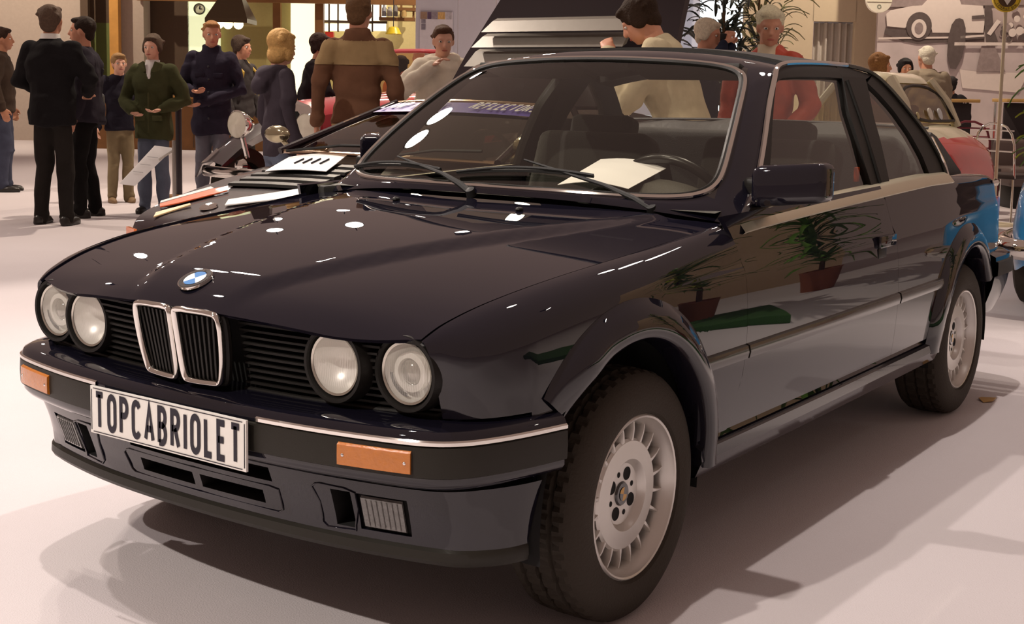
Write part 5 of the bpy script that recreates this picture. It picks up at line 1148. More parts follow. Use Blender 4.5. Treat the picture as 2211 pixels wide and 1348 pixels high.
obj('roof_skin', box((-2.25, 0, 1.42), (1.15, 1.18, 0.06), 0.025, 3), BLUE, BC)
# ================================================================ people
def bake(geo, voxel, smooth=2):
    me = bpy.data.meshes.new('tmp'); me.from_pydata([tuple(map(float, v)) for v in geo[0]], [], [tuple(f) for f in geo[1]])
    bm = bmesh.new(); bm.from_mesh(me); bmesh.ops.recalc_face_normals(bm, faces=bm.faces); bm.to_mesh(me); bm.free()
    o = bpy.data.objects.new('tmp', me); COL.objects.link(o)
    m = o.modifiers.new('r', 'REMESH'); m.mode = 'VOXEL'; m.voxel_size = voxel
    if smooth: s = o.modifiers.new('s', 'SMOOTH'); s.factor = 0.5; s.iterations = smooth
    dg = bpy.context.evaluated_depsgraph_get(); out = bpy.data.meshes.new_from_object(o.evaluated_get(dg))
    bpy.data.objects.remove(o); bpy.data.meshes.remove(me)
    return out
def crease(me, amp, seed, zmax=None):
    """folds: a sum of slanted waves pushed outwards along the normals"""
    n = len(me.vertices); co = np.empty(n*3, np.float32); no = np.empty(n*3, np.float32)
    me.vertices.foreach_get('co', co); me.vertex_normals.foreach_get('vector', no); co = co.reshape(-1, 3).astype(float); no = no.reshape(-1, 3)
    rg = np.random.RandomState(int(seed*10) % 9999); h = np.zeros(n)
    for fq, w_ in ((14, 0.8), (19, 0.7), (26, 0.6), (34, 0.45), (48, 0.35), (63, 0.25)):
        d = rg.normal(size=3)*np.array([1.0, 1.0, 1.3]); d /= np.linalg.norm(d); e = rg.normal(size=3); e /= np.linalg.norm(e)
        h += w_*np.sin(co @ d*fq+rg.rand()*6.28+1.3*np.sin(co @ e*9+rg.rand()*6))
    h = np.maximum(h*0.55, -0.25)
    if zmax: h *= np.clip((zmax-co[:, 2])/0.12, 0, 1)
    co += no*(amp*h)[:, None]
    me.vertices.foreach_set('co', co.astype(np.float32).ravel()); me.update()
    return me
def mobj(name, me, m, parent):
    me.materials.clear(); me.materials.append(m); me.polygons.foreach_set('use_smooth', [True]*len(me.polygons)); me.name = name
    o = bpy.data.objects.new(name, me); COL.objects.link(o); o.parent = parent; return o
def limb(pts, rs, n=12, sx=1.0, sy=1.0):
    """closed tapered limb with round ends"""
    return join(tube(pts, rs, n, sx=sx, sy=sy), ball(pts[0], rs[0], 12, 8), ball(pts[-1], rs[-1], 12, 8))
def rings(L, n=18, pw=2.3):
    """closed stack of (x, y, z, rx, ry) rings"""
    rows = []
    for x, y, z, rx, ry in L:
        row = []
        for k in range(n):
            t = 2*math.pi*k/n; c, s = math.cos(t), math.sin(t); q = (abs(c)**pw+abs(s)**pw)**(-1/pw); row.append((x+rx*c*q, y+ry*s*q, z))
        rows.append(row)
    V, Fc = grid(rows, cv=True); return V, Fc+[tuple(range(n)), tuple(range(len(V)-n, len(V)))]
SKIN = mat('skin_fair', (0.62, 0.30, 0.19), rough=0.5, var=0.08, scale=8); SKIN2 = mat('skin_tan', (0.46, 0.21, 0.12), rough=0.5, var=0.08, scale=8); SKIN3 = mat('skin_pale', (0.72, 0.40, 0.28), rough=0.5, scale=8)
LIP = mat('lip', (0.42, 0.12, 0.09), rough=0.5); EYEW = mat('eye_white', (0.7, 0.68, 0.62), rough=0.2); EYED = mat('iris_dark', (0.02, 0.015, 0.01), rough=0.2)
def cloth(n, c, r=0.9, b=0.9): return mat(n, c, rough=r, var=0.25, scale=9, bump=b, bscale=11, spec=0.12)
JEANS = cloth('jeans', (0.12, 0.14, 0.19)); DKT = cloth('dark_trousers', (0.022, 0.019, 0.017)); KHAKI = cloth('khaki', (0.24, 0.19, 0.11)); SHOE = mat('shoe_leather', (0.018, 0.015, 0.013), rough=0.35)
HANG = lambda s: ((-0.03, s*0.255, 1.15), (0.05, s*0.275, 0.90))
def person(label, pos, heading, H=1.75, lean=0.0, twist=0.0, head=(0, 0), armL=None, armR=None, footL=(0.0, 0.10), footR=(0.0, -0.10), top=None, hem=0.86, bulk=1.0, collar=None, hood=False, legs=DKT, shoes=SHOE, skin=SKIN, hair=((0.05, 0.03, 0.02), 'short'), shirt=None, skirt=None, extra=None, group='visitors in the hall', gait=0.0):
    k = H/1.75; root = empty('person', (pos[0], pos[1], 0), heading); tag(root, label, 'person', group)
    M = Matrix.Scale(k, 4); hip = Vector((0, 0, 0.95))
    ML = Matrix.Translation(hip) @ Ry(lean) @ Rz(twist) @ Matrix.Translation(-hip)
    U = lambda g: xf(g, M @ ML); Lo = lambda g: xf(g, M)
    up = lambda p: tuple(M @ (ML @ Vector(p)))
    aL = armL or HANG(1); aR = armR or HANG(-1)
    # ---- head, neck, torso core, arms and hands: one continuous surface
    hc = Vector((0.025, 0, 1.635)); MH = Matrix.Translation(Vector((0, 0, 1.52))) @ Rz(head[0]) @ Ry(head[1]) @ Matrix.Translation(-Vector((0, 0, 1.52)))
    hg = [ball(hc+Vector((-0.012, 0, 0.018)), (0.098, 0.078, 0.100), 20, 14), ball(hc+Vector((0.028, 0, -0.040)), (0.066, 0.060, 0.078), 16, 12), ball(hc+Vector((0.058, 0, -0.092)), (0.026, 0.028, 0.022), 12, 8),
          limb([hc+Vector((0.088, 0, 0.012)), hc+Vector((0.106, 0, -0.028))], [0.008, 0.014], 8), ball(hc+Vector((0.070, 0, 0.024)), (0.022, 0.054, 0.013), 12, 8),
          ball(hc+Vector((0.075, 0, -0.062)), (0.022, 0.026, 0.015), 10, 8)]
    for s in (1, -1):
        hg += [ball(hc+Vector((-0.002, s*0.079, -0.006)), (0.018, 0.010, 0.032), 10, 8), ball(hc+Vector((0.055, s*0.036, -0.022)), (0.026, 0.022, 0.024), 10, 8)]
    parts = [xf(g, MH) for g in hg]+[limb([(0.0, 0, 1.44), (0.008, 0, 1.58)], [0.062, 0.056]), rings([(0, 0, 0.90, 0.09, 0.13), (0, 0, 1.1, 0.085, 0.12), (0, 0, 1.35, 0.09, 0.15), (0, 0, 1.46, 0.05, 0.10)])]
    for s, (el, wr) in ((1, aL), (-1, aR)):
        sh = Vector((0, s*0.17, 1.41)); el, wr = Vector(el), Vector(wr)
        parts.append(limb([sh, el, wr], [0.042, 0.036, 0.026], 10))
        d = (wr-el).normalized(); side = Vector((0, 0, 1)).cross(d)
        side = side.normalized() if side.length > 0.2 else Vector((1, 0, 0)); nrm = d.cross(side).normalized()
        inw = Vector((0.15, -s, 0.0)); curl = nrm if nrm.dot(inw) > 0 else -nrm
        if abs(d.z) > 0.8: curl = (Vector((0.1, -s, 0))-d*Vector((0.1, -s, 0)).dot(d)).normalized(); side = d.cross(curl).normalized()
        pc = wr+d*0.045
        B = Matrix((side.to_4d(), d.to_4d(), curl.to_4d(), (0, 0, 0, 1))).transposed(); B[3][0] = B[3][1] = B[3][2] = 0; B[0][3] = B[1][3] = B[2][3] = 0; B[3][3] = 1
        parts.append(ball(pc, (0.042, 0.050, 0.018), 12, 8, B))
        for q, ln in ((-0.030, 0.062), (-0.010, 0.074), (0.010, 0.070), (0.030, 0.056)):
            b0 = wr+d*0.082+side*q; b1 = b0+d*ln*0.55+curl*ln*0.22; b2 = b1+d*ln*0.30+curl*ln*0.42
            parts.append(limb([b0, b1, b2], [0.0105, 0.0098, 0.0085], 8))
        sg = 1 if side.dot(Vector((1, 0, 0.3))) > 0 else -1
        parts.append(limb([wr+d*0.025+side*sg*0.034, wr+d*0.058+side*sg*0.058+curl*0.010, wr+d*0.088+side*sg*0.060+curl*0.024], [0.013, 0.0118, 0.0095], 8))
    bd = mobj('body', bake(U(join(*parts)), 0.0095*k, 2), skin, root)
    for s in (1, -1):
        ey = obj('eye', U(xf(ball(hc+Vector((0.076, s*0.033, 0.004)), (0.010, 0.015, 0.009), 10, 8), MH)), EYEW, bd); obj('iris', U(xf(ball(hc+Vector((0.0815, s*0.033, 0.004)), 0.0065, 8, 6), MH)), EYED, ey)
    obj('mouth', U(xf(ball(hc+Vector((0.093, 0, -0.064)), (0.006, 0.024, 0.006), 10, 6), MH)), LIP, bd)
    # ---- hair
    hcol, style = hair
    if style != 'bald':
        hm = mat('hair_%d_%d_%d' % tuple(int(c*255) for c in hcol), hcol, rough=0.7, var=0.35, scale=60, bump=0.6, bscale=90, spec=0.15)
        hs = [ball(hc+Vector((-0.030, 0, 0.036)), (0.100, 0.087, 0.098), 18, 12), ball(hc+Vector((0.030, 0, 0.090)), (0.062, 0.066, 0.030), 14, 9), ball(hc+Vector((-0.062, 0, -0.025)), (0.055, 0.070, 0.068), 14, 10)]
        if style in ('thick', 'bob'):
            hs += [ball(hc+Vector((-0.032, 0, 0.046)), (0.110, 0.096, 0.098), 18, 12)]
            for s in (1, -1): hs.append(ball(hc+Vector((-0.012, s*0.078, 0.010)), (0.052, 0.020, 0.062), 12, 8))
        if style == 'bob':
            hs += [ball(hc+Vector((-0.05, 0, -0.055)), (0.070, 0.088, 0.080), 14, 10)]
            for s in (1, -1): hs.append(ball(hc+Vector((0.0, s*0.080, -0.03)), (0.040, 0.022, 0.075), 12, 8))
        if style in ('short', 'thick', 'bob'):
            rh = random.Random(int(H*1000)+int(hcol[0]*999))
            for q in range(26):
                a_ = rh.uniform(0.35, 2*math.pi-0.35)+math.pi*0; e_ = rh.uniform(0.1, 1.45); r_ = 0.106 if style == 'short' else 0.118
                hs.append(ball(hc+Vector((-0.022-r_*0.9*math.cos(e_)*math.cos(a_*0.5-math.pi/2)*0.8, r_*0.80*math.cos(e_)*math.sin(a_-math.pi), 0.020+r_*0.95*math.sin(e_))), (0.022, 0.020, 0.014), 8, 6))
        if style == 'cap':
            hs = [ball(hc+Vector((-0.012, 0, 0.045)), (0.112, 0.093, 0.088), 18, 12), ball(hc+Vector((0.115, 0, 0.035)), (0.060, 0.070, 0.010), 12, 6)]
        if style == 'fringe': hs = [ball(hc+Vector((-0.045, 0, 0.0)), (0.078, 0.086, 0.062), 16, 10)]
        if style == 'tail': hs += [limb([hc+Vector((-0.11, 0, 0.03)), hc+Vector((-0.15, 0, -0.04)), hc+Vector((-0.13, 0, -0.15))], [0.03, 0.035, 0.015])]
        mobj('hair' if style != 'cap' else 'cap', crease(bake(U(xf(join(*hs), MH)), 0.009*k, 1), 0.007, len(label)*0.7), hm, root)
    # ---- jacket
    b = bulk*0.90
    tg = [rings([(0, 0, hem, 0.135*b, 0.185*b), (0, 0, hem+0.10, 0.135*b, 0.185*b), (0.005, 0, 1.06, 0.125*b, 0.170*b), (0.01, 0, 1.22, 0.130*b, 0.185*b), (0.0, 0, 1.36, 0.120*b, 0.195*b), (-0.005, 0, 1.43, 0.095*b, 0.175*b), (-0.005, 0, 1.475, 0.072, 0.105), (-0.002, 0, 1.505, 0.066, 0.075)])]
    for s, (el, wr) in ((1, aL), (-1, aR)):
        sh = Vector((-0.005, s*0.168, 1.405)); el, wr = Vector(el), Vector(wr); d = (wr-el).normalized()
        tg.append(limb([sh, sh.lerp(el, 0.55)+Vector((0, s*0.006, 0)), el, el.lerp(wr, 0.5), wr-d*0.005], [0.080*b, 0.070*b, 0.062*b, 0.056*b, 0.047*b], 12))
        for q in range(3): tg.append(ball(el.lerp(wr, 0.2+0.3*q), (0.060*b, 0.060*b, 0.016), 10, 6, d.to_track_quat('Z', 'Y').to_matrix().to_4x4()))
    if collar == 'stand': tg.append(rings([(-0.008, 0, 1.46, 0.085, 0.095), (-0.012, 0, 1.535, 0.078, 0.084)]))
    if collar == 'fur': tg += [ball((-0.04+0.075*math.cos(a), 0.105*math.sin(a), 1.485), 0.038, 10, 7) for a in np.linspace(0.5, 2*math.pi-0.5, 12)]
    if hood: tg += [ball((-0.10, 0, 1.43), (0.075, 0.115, 0.075), 14, 9), ball((-0.14, 0, 1.36), (0.055, 0.09, 0.07), 12, 8), ball((-0.03, 0.08, 1.475), (0.07, 0.035, 0.03), 10, 7), ball((-0.03, -0.08, 1.475), (0.07, 0.035, 0.03), 10, 7)]
    jk = mobj('jacket', crease(bake(U(join(*tg)), 0.014*k, 2), 0.019, len(label)), top, root)
    if shirt: obj('shirt', U(rings([(0.020, 0, 1.22, 0.118*b, 0.05), (0.026, 0, 1.36, 0.106*b, 0.062), (0.022, 0, 1.45, 0.085, 0.070), (0.006, 0, 1.520, 0.064, 0.066)])), shirt, root, ang=60)
    # ---- trousers
    hz0 = 0.93
    lg = [rings([(0, 0, 0.80, 0.104, 0.142), (0, 0, 0.92, 0.100, 0.138), (0, 0, 1.02, 0.092, 0.125)])]
    for s, (fx, fy) in ((1, footL), (-1, footR)):
        hp = Vector((0, s*0.072, 0.87)); ft = Vector((fx, fy, 0.055)); kn = hp.lerp(ft, 0.48)+Vector((0.035, 0, 0)); d = (ft-kn)
        lg.append(limb([hp, hp.lerp(kn, 0.5), kn, kn.lerp(ft, 0.45)+Vector((-0.012, 0, 0)), ft], [0.086 if hem > 0.8 else 0.078, 0.082, 0.068, 0.066, 0.056], 12))
        lg.append(ball(ft+Vector((0.01, 0, 0.03)), (0.066, 0.064, 0.035), 10, 7)); lg.append(ball(kn+Vector((0.01, 0, -0.04)), (0.068, 0.066, 0.020), 10, 7))
        toe = 0.15 if s > 0 else -0.15
        sg = [ball((fx-0.035, fy, 0.042), (0.052, 0.042, 0.042), 12, 8), ball((fx+0.075, fy+toe*0.08, 0.034), (0.105, 0.046, 0.034), 14, 8), rings([(fx+0.05, fy+toe*0.05, 0.0, 0.135, 0.046), (fx+0.05, fy+toe*0.05, 0.022, 0.137, 0.047)])]
        mobj('shoe', bake(Lo(join(*sg)), 0.011*k, 1), shoes, root)
    mobj('trousers', crease(bake(Lo(join(*lg)), 0.015*k, 2), 0.011, len(label)*1.7, (hem-0.02)*k), legs, root)
    if extra: extra(root, U, Lo, jk)
    return root
def patch_flag(root, U, Lo, jk):
    for c, z in (((0.01, 0.01, 0.01), 1.272), ((0.7, 0.02, 0.02), 1.258), ((0.85, 0.6, 0.05), 1.244)):
        obj('flag_stripe', U(box((0.035, 0.262, z), (0.055, 0.030, 0.014))), mat('flag%d' % int(c[1]*100), c, rough=0.6), jk)
def shoulder_bag(root, U, Lo, jk):
    bg = obj('shoulder_bag', U(box((0.06, -0.30, 0.98), (0.34, 0.20, 0.24), 0.05, 3)), mat('black_nylon', (0.014, 0.014, 0.015), rough=0.5, bump=0.3, bscale=60), root)
    obj('bag_strap', U(tube([(0.06, -0.29, 1.1), (0.05, -0.12, 1.38), (-0.04, 0.06, 1.46), (-0.14, -0.05, 1.30), (-0.06, -0.27, 1.09)], 0.016, 6)), mat('black_nylon', (0.014, 0.014, 0.015)), bg)
    obj('bag_buckle', U(box((0.24, -0.27, 1.02), (0.012, 0.05, 0.10), 0.004)), ALLOY, bg); obj('bag_zip', U(tube([(0.20, -0.38, 1.09), (0.21, -0.22, 1.09)], 0.007, 6)), ALLOY, bg)
def back_pack(root, U, Lo, jk):
    bp = obj('backpack', U(box((-0.20, 0, 1.22), (0.18, 0.30, 0.42), 0.07, 3)), mat('grey_pack', (0.10, 0.09, 0.08), rough=0.7, bump=0.3), root)
    for s in (1, -1): obj('pack_strap', U(tube([(-0.14, s*0.11, 1.40), (-0.02, s*0.13, 1.49), (0.12, s*0.13, 1.36), (0.08, s*0.16, 1.12)], 0.018, 6)), mat('yellow_strap', (0.5, 0.33, 0.04), rough=0.7), bp)
def facet(jk, name, zmin, pred, m, off=0.006):
    """a panel of the garment lifted off its surface as a piece of its own, with a straight lower hem"""
    me = jk.data; keep = [p for p in me.polygons if pred(p.center) and max(me.vertices[i].co.z for i in p.vertices) > zmin]; used = sorted({i for p in keep for i in p.vertices}); mp = {v: k for k, v in enumerate(used)}
    V = []
    for i in used:
        c = me.vertices[i].co+me.vertices[i].normal*off; V.append((c.x, c.y, max(c.z, zmin)))
    return obj(name, (V, [[mp[i] for i in p.vertices] for p in keep]), m, jk, ang=80, solid=0.004)
def yoke(root, U, Lo, jk):
    facet(jk, 'jacket_yoke', 1.41, lambda c: c.x < 0.01 and c.z < 1.585 and abs(c.y) < 0.30, cloth('sand_yoke', (0.40, 0.28, 0.14)))
    obj('shirt_tail', Lo(rings([(-0.01, 0, 0.80, 0.130, 0.168), (-0.01, 0, 0.90, 0.132, 0.170)])), cloth('tan_shirt', (0.52, 0.36, 0.18)), root)
def parka(root, U, Lo, jk):
    tr = cloth('olive_trim', (0.075, 0.078, 0.036))
    for s in (1, -1):
        obj('pocket_flap', U(box((0.128, s*0.085, 0.95), (0.03, 0.10, 0.055), 0.010)), tr, jk); obj('collar_wing', U(xf(box((0, 0, 0), (0.02, 0.085, 0.11), 0.008), Matrix.Translation((0.095, s*0.075, 1.44)) @ Rz(s*0.6) @ Rx(-s*0.35))), tr, jk)
    obj('zip_placket', U(tube([(0.142, 0, 0.80), (0.136, 0, 1.0), (0.135, 0, 1.2)], 0.010, 6)), tr, jk)
def flag_coat(root, U, Lo, jk):
    patch_flag(root, U, Lo, jk)
    for z in (0.85, 0.97, 1.09, 1.21, 1.33): obj('coat_button', U(ball((0.139, 0.0, z), (0.008, 0.012, 0.012), 10, 6)), mat('button_dark', (0.03, 0.03, 0.04), rough=0.3), jk)
    for s in (1, -1): obj('pocket_flap', U(box((0.122, s*0.085, 1.25), (0.03, 0.09, 0.045), 0.008)), cloth('navy_coat', (0.028, 0.024, 0.040)), jk)
def camera_in_hand(root, U, Lo, jk):
    c = obj('pocket_camera', U(box((0.19, -0.02, 1.60), (0.05, 0.13, 0.08), 0.012)), BLACK, root); obj('camera_lens', U(lathe([(0, 0.03), (0.025, 0.03), (0.03, 0)], 16, (0.215, -0.02, 1.60), (1, 0, 0))), CHROME, c)
AW = lambda px, D: G(px, D)
TO = FACE; AWAY = FACE+math.pi; LEFT = FACE-math.pi/2; RIGHT = FACE+math.pi/2   # as the camera sees them: LEFT faces left of the view
person('man in dark brown jacket and jeans at the left edge of the photo', G(12, 14.8), LEFT+math.pi+0.2, 1.84, top=cloth('umber_jacket', (0.045, 0.030, 0.022)), legs=cloth('navy_jeans', (0.05, 0.055, 0.085)), hair=((0.035, 0.018, 0.012), 'short'), skin=SKIN2, bulk=1.12)
person('man seen from behind in black jacket with white shirt collar', G(118, 11.4), AWAY-0.15, 1.90, top=cloth('black_jacket', (0.012, 0.011, 0.012)), legs=DKT, hair=((0.10, 0.065, 0.045), 'short'), skin=SKIN2, bulk=1.15, hem=0.80, footL=(0.02, 0.125), footR=(-0.02, -0.12), armL=((0.06, 0.30, 1.16), (0.22, 0.20, 1.06)), armR=((0.06, -0.30, 1.16), (0.22, -0.20, 1.06)), extra=lambda r, U, Lo, jk: obj('shirt_collar', U(rings([(-0.004, 0, 1.49, 0.072, 0.080), (0.0, 0, 1.532, 0.066, 0.070)])), WHITE, r))
person('person in dark navy padded jacket with a black camera bag', G(190, 12.1), LEFT+0.15, 1.84, top=cloth('navy_padded', (0.026, 0.022, 0.030)), legs=cloth('black_trousers', (0.010, 0.009, 0.009)), hair=((0.03, 0.02, 0.015), 'short'), bulk=1.25, hem=0.84, footL=(0.04, 0.10), footR=(-0.05, -0.12), extra=shoulder_bag)
person('child in dark jacket and khaki trousers behind the white placard', G(262, 13.7), TO+0.5, 1.55, top=cloth('child_navy', (0.02, 0.018, 0.028)), legs=KHAKI, hair=((0.30, 0.18, 0.08), 'short'), skin=SKIN3, shoes=mat('tan_shoe', (0.25, 0.16, 0.08), rough=0.6))
person('boy in olive green parka and jeans holding his hands at his waist', G(335, 12.6), TO-0.1, 1.70, top=cloth('olive_parka', (0.055, 0.058, 0.026)), legs=JEANS, hair=((0.09, 0.06, 0.04), 'thick'), bulk=1.15, hem=0.74, hood=True, shirt=mat('white_tee', (0.75, 0.72, 0.70), rough=0.8), skin=SKIN3, armL=((0.0, 0.32, 1.12), (0.17, 0.14, 1.04)), armR=((0.0, -0.30, 1.12), (0.17, -0.13, 1.01)), footL=(0.06, 0.12), extra=parka)
person('person in navy coat with a small black red gold flag patch on the sleeve', G(460, 13.3), TO+0.0, 1.88, top=cloth('navy_coat', (0.028, 0.024, 0.040)), legs=cloth('grey_jeans', (0.14, 0.14, 0.17)), hair=((0.30, 0.15, 0.06), 'short'), bulk=1.12, hem=0.70, collar='stand', skin=SKIN, head=(0.3, 0.1), armR=((0.03, -0.28, 1.12), (0.24, -0.10, 1.10)), armL=((0.03, 0.28, 1.12), (0.24, -0.05, 0.99)), footL=(0.08, 0.14), extra=flag_coat)
person('person carrying a grey backpack with yellow straps', G(522, 15.2), RIGHT-0.4, 1.80, top=cloth('slate_jacket', (0.05, 0.045, 0.045)), legs=DKT, hair=((0.06, 0.04, 0.03), 'thick'), extra=back_pack)
person('blond boy in dark grey hoodie seen from behind', G(602, 9.0), AWAY-1.0, 1.62, top=cloth('charcoal_hoodie', (0.050, 0.040, 0.050)), legs=JEANS, hair=((0.52, 0.31, 0.11), 'bob'), skin=SKIN3, hood=True, hem=0.82, bulk=0.92, head=(0.25, 0.15), armL=((0.0, 0.27, 1.13), (0.06, 0.27, 0.90)))
person('dark-clothed person with dark hair leaning behind the vintage car', G(668, 14.0), LEFT+math.pi, 1.80, lean=0.15, top=cloth('black_coat', (0.014, 0.010, 0.012)), hair=((0.03, 0.015, 0.012), 'thick'), bulk=1.2, skin=SKIN2, armR=((0.2, -0.26, 1.18), (0.4, -0.2, 1.05)))
person('man seen from behind in brown jacket with sandy shoulder yoke', G(770, 9.6), AWAY+0.05, 1.91, top=cloth('brown_cord_jacket', (0.19, 0.095, 0.055)), legs=cloth('brown_trousers', (0.085, 0.05, 0.035)), hair=((0.16, 0.09, 0.045), 'short'), bulk=0.98, collar='stand', hem=0.90, skin=SKIN, extra=yoke, head=(-0.25, 0.1))
person('person in cream white jacket bending with a hand at the face', G(948, 10.4), TO+0.2, 1.74, lean=0.12, top=cloth('cream_jacket', (0.82, 0.75, 0.62)), legs=DKT, hair=((0.10, 0.05, 0.03), 'short'), bulk=1.25, collar='fur', armR=((0.05, -0.34, 1.22), (0.16, -0.10, 1.45)), skin=SKIN3)
person('woman with dark hair in orange coat beyond the brown jacket', G(863, 17.5), AWAY+0.4, 1.66, top=cloth('orange_coat', (0.62, 0.22, 0.06)), hair=((0.02, 0.015, 0.015), 'bob'))
person('bald man with pink head beside the poster', G(901, 16.5), AWAY, 1.74, top=cloth('pinkish_coat', (0.35, 0.12, 0.10)), hair=((0.2, 0.15, 0.1), 'bald'), skin=SKIN3)
person('short visitor with reddish head behind the cream jacket', G(988, 18), TO, 1.66, top=cloth('plum_coat', (0.2, 0.06, 0.07)), hair=((0.15, 0.06, 0.04), 'short'), skin=SKIN)
person('grey-haired man in profile against the pale blue panels', G(1026, 17.5), LEFT, 1.80, top=cloth('rust_coat', (0.30, 0.10, 0.08)), hair=((0.22, 0.20, 0.20), 'thick'), skin=SKIN)
person('man in beige jacket bending over the engine with hand at his mouth', G(1478, 7.6), LEFT-0.25, 1.86, lean=0.36, top=cloth('beige_jacket', (0.60, 0.52, 0.34)), legs=cloth('sand_trousers', (0.35, 0.29, 0.19)), hair=((0.035, 0.02, 0.012), 'thick'), bulk=1.3, hem=0.82, skin=SKIN, head=(0.0, 0.25), armL=((0.22, 0.26, 1.20), (0.25, 0.06, 1.50)), armR=((0.10, -0.30, 1.12), (0.26, -0.26, 0.92)))
person('white-haired man raising a camera beside the dark shrub', G(1506, 11.8), RIGHT-0.5, 1.90, top=cloth('dark_blue_coat', (0.02, 0.025, 0.045)), hair=((0.62, 0.55, 0.42), 'thick'), skin=SKIN, head=(0, 0.15), armL=((0.12, 0.24, 1.28), (0.20, 0.07, 1.56)), armR=((0.12, -0.24, 1.28), (0.20, -0.08, 1.56)), extra=camera_in_hand)
person('man in red leather jacket with pale hair behind the roof', G(1644, 8.8), TO-0.5, 1.82, top=mat('red_leather', (0.56, 0.085, 0.045), rough=0.5, var=0.25, scale=9, bump=1.0, bscale=9), legs=DKT, hair=((0.78, 0.70, 0.48), 'short'), skin=SKIN, bulk=1.05, hem=0.84, head=(0.4, 0.2), shirt=mat('cream_shirt', (0.7, 0.6, 0.42), rough=0.8), armL=((0.0, 0.30, 1.14), (0.14, 0.20, 0.98)))
person('brown-haired woman with glasses in front of the mural', G(1880, 13.3), RIGHT, 1.67, top=cloth('wine_jumper', (0.16, 0.05, 0.05)), hair=((0.24, 0.12, 0.05), 'bob'), skin=SKIN)
person('white-haired man in grey blazer leaning away from the mural', G(1990, 14.4), AWAY, 1.82, lean=0.2, twist=0.2, top=cloth('grey_blazer', (0.28, 0.23, 0.17)), legs=DKT, hair=((0.75, 0.70, 0.58), 'short'), skin=SKIN, bulk=1.3, armR=((0.2, -0.30, 1.2), (0.42, -0.24, 1.1)), armL=((0.2, 0.30, 1.2), (0.42, 0.24, 1.1)))
person('dark-haired person half hidden behind the grey blazer', G(1936, 16.8), TO, 1.72, top=cloth('black_top', (0.015, 0.012, 0.012)), hair=((0.015, 0.012, 0.012), 'thick'), skin=SKIN2)
person('person in black jacket at the mural table', G(2036, 17.2), AWAY, 1.52, top=cloth('black_anorak', (0.012, 0.010, 0.012)), hair=((0.02, 0.015, 0.012), 'short'), skin=SKIN2, bulk=1.2)
# ================================================================ props
# placard on a stand
pd = G(318, 10.9); pl = empty('placard_stand', (pd[0], pd[1], 0), FACE); tag(pl, 'tilted white information placard on a slim grey stand', 'placard')
kx = 10.9/FPX
c1 = [(-70, 315), (-2, 318)]
def pk(px, py, dx=0.0):   # local point: y left-right on the board plane
    p = G(px, 10.9)-pd; y = p[0]*(-math.sin(FACE))+p[1]*math.cos(FACE); return (dx, y, Z(px, py, 10.9))
bd_ = [pk(269, 393, 0.10), pk(301, 397, 0.10), pk(372, 320, -0.06), pk(332, 315, -0.06)]
obj('placard_board', prism(bd_, (0.012, 0, -0.012)), PAPER, pl)
for k in range(3):
    a, b = Vector(bd_[0]).lerp(Vector(bd_[3]), 0.3+0.2*k), Vector(bd_[1]).lerp(Vector(bd_[2]), 0.3+0.2*k)
    obj('printed_line', tube([a.lerp(b, 0.2)+Vector((0.014, 0, 0.004)), a.lerp(b, 0.8)+Vector((0.014, 0, 0.004))], 0.003, 5), mat('grey_ink', (0.5, 0.5, 0.5)), pl)
q = pk(374, 330, -0.05); obj('stand_post', tube([(q[0], q[1], 0.02), (q[0], q[1], q[2]+0.10)], 0.016, 8), mat('stand_grey', (0.45, 0.42, 0.38), rough=0.3, metal=0.8), pl); obj('stand_foot', lathe([(0, 0.02), (0.13, 0.015), (0.14, 0)], 24, (q[0], q[1], 0)), mat('stand_grey', (0.4, 0.4, 0.4)), pl)
obj('stand_arm', tube([(q[0], q[1], q[2]+0.02), pk(345, 345, 0.0)], 0.010, 6), mat('stand_grey', (0.4, 0.4, 0.4)), pl)
# queue post near the boy
qd = G(388, 14.5); qp = empty('barrier_post', (qd[0], qd[1], 0)); tag(qp, 'dark barrier post behind the olive parka', 'post'); obj('post_tube', tube([(0, 0, 0.02), (0, 0, 0.98)], 0.035, 12), mat('dark_steel', (0.05, 0.045, 0.05), rough=0.3, metal=0.8), qp); obj('post_base', lathe([(0, 0.03), (0.16, 0.02), (0.17, 0)], 24), W_DWOOD, qp); obj('post_cap', ball((0, 0, 0.99), (0.045, 0.045, 0.02), 12, 8), ALLOY, qp)
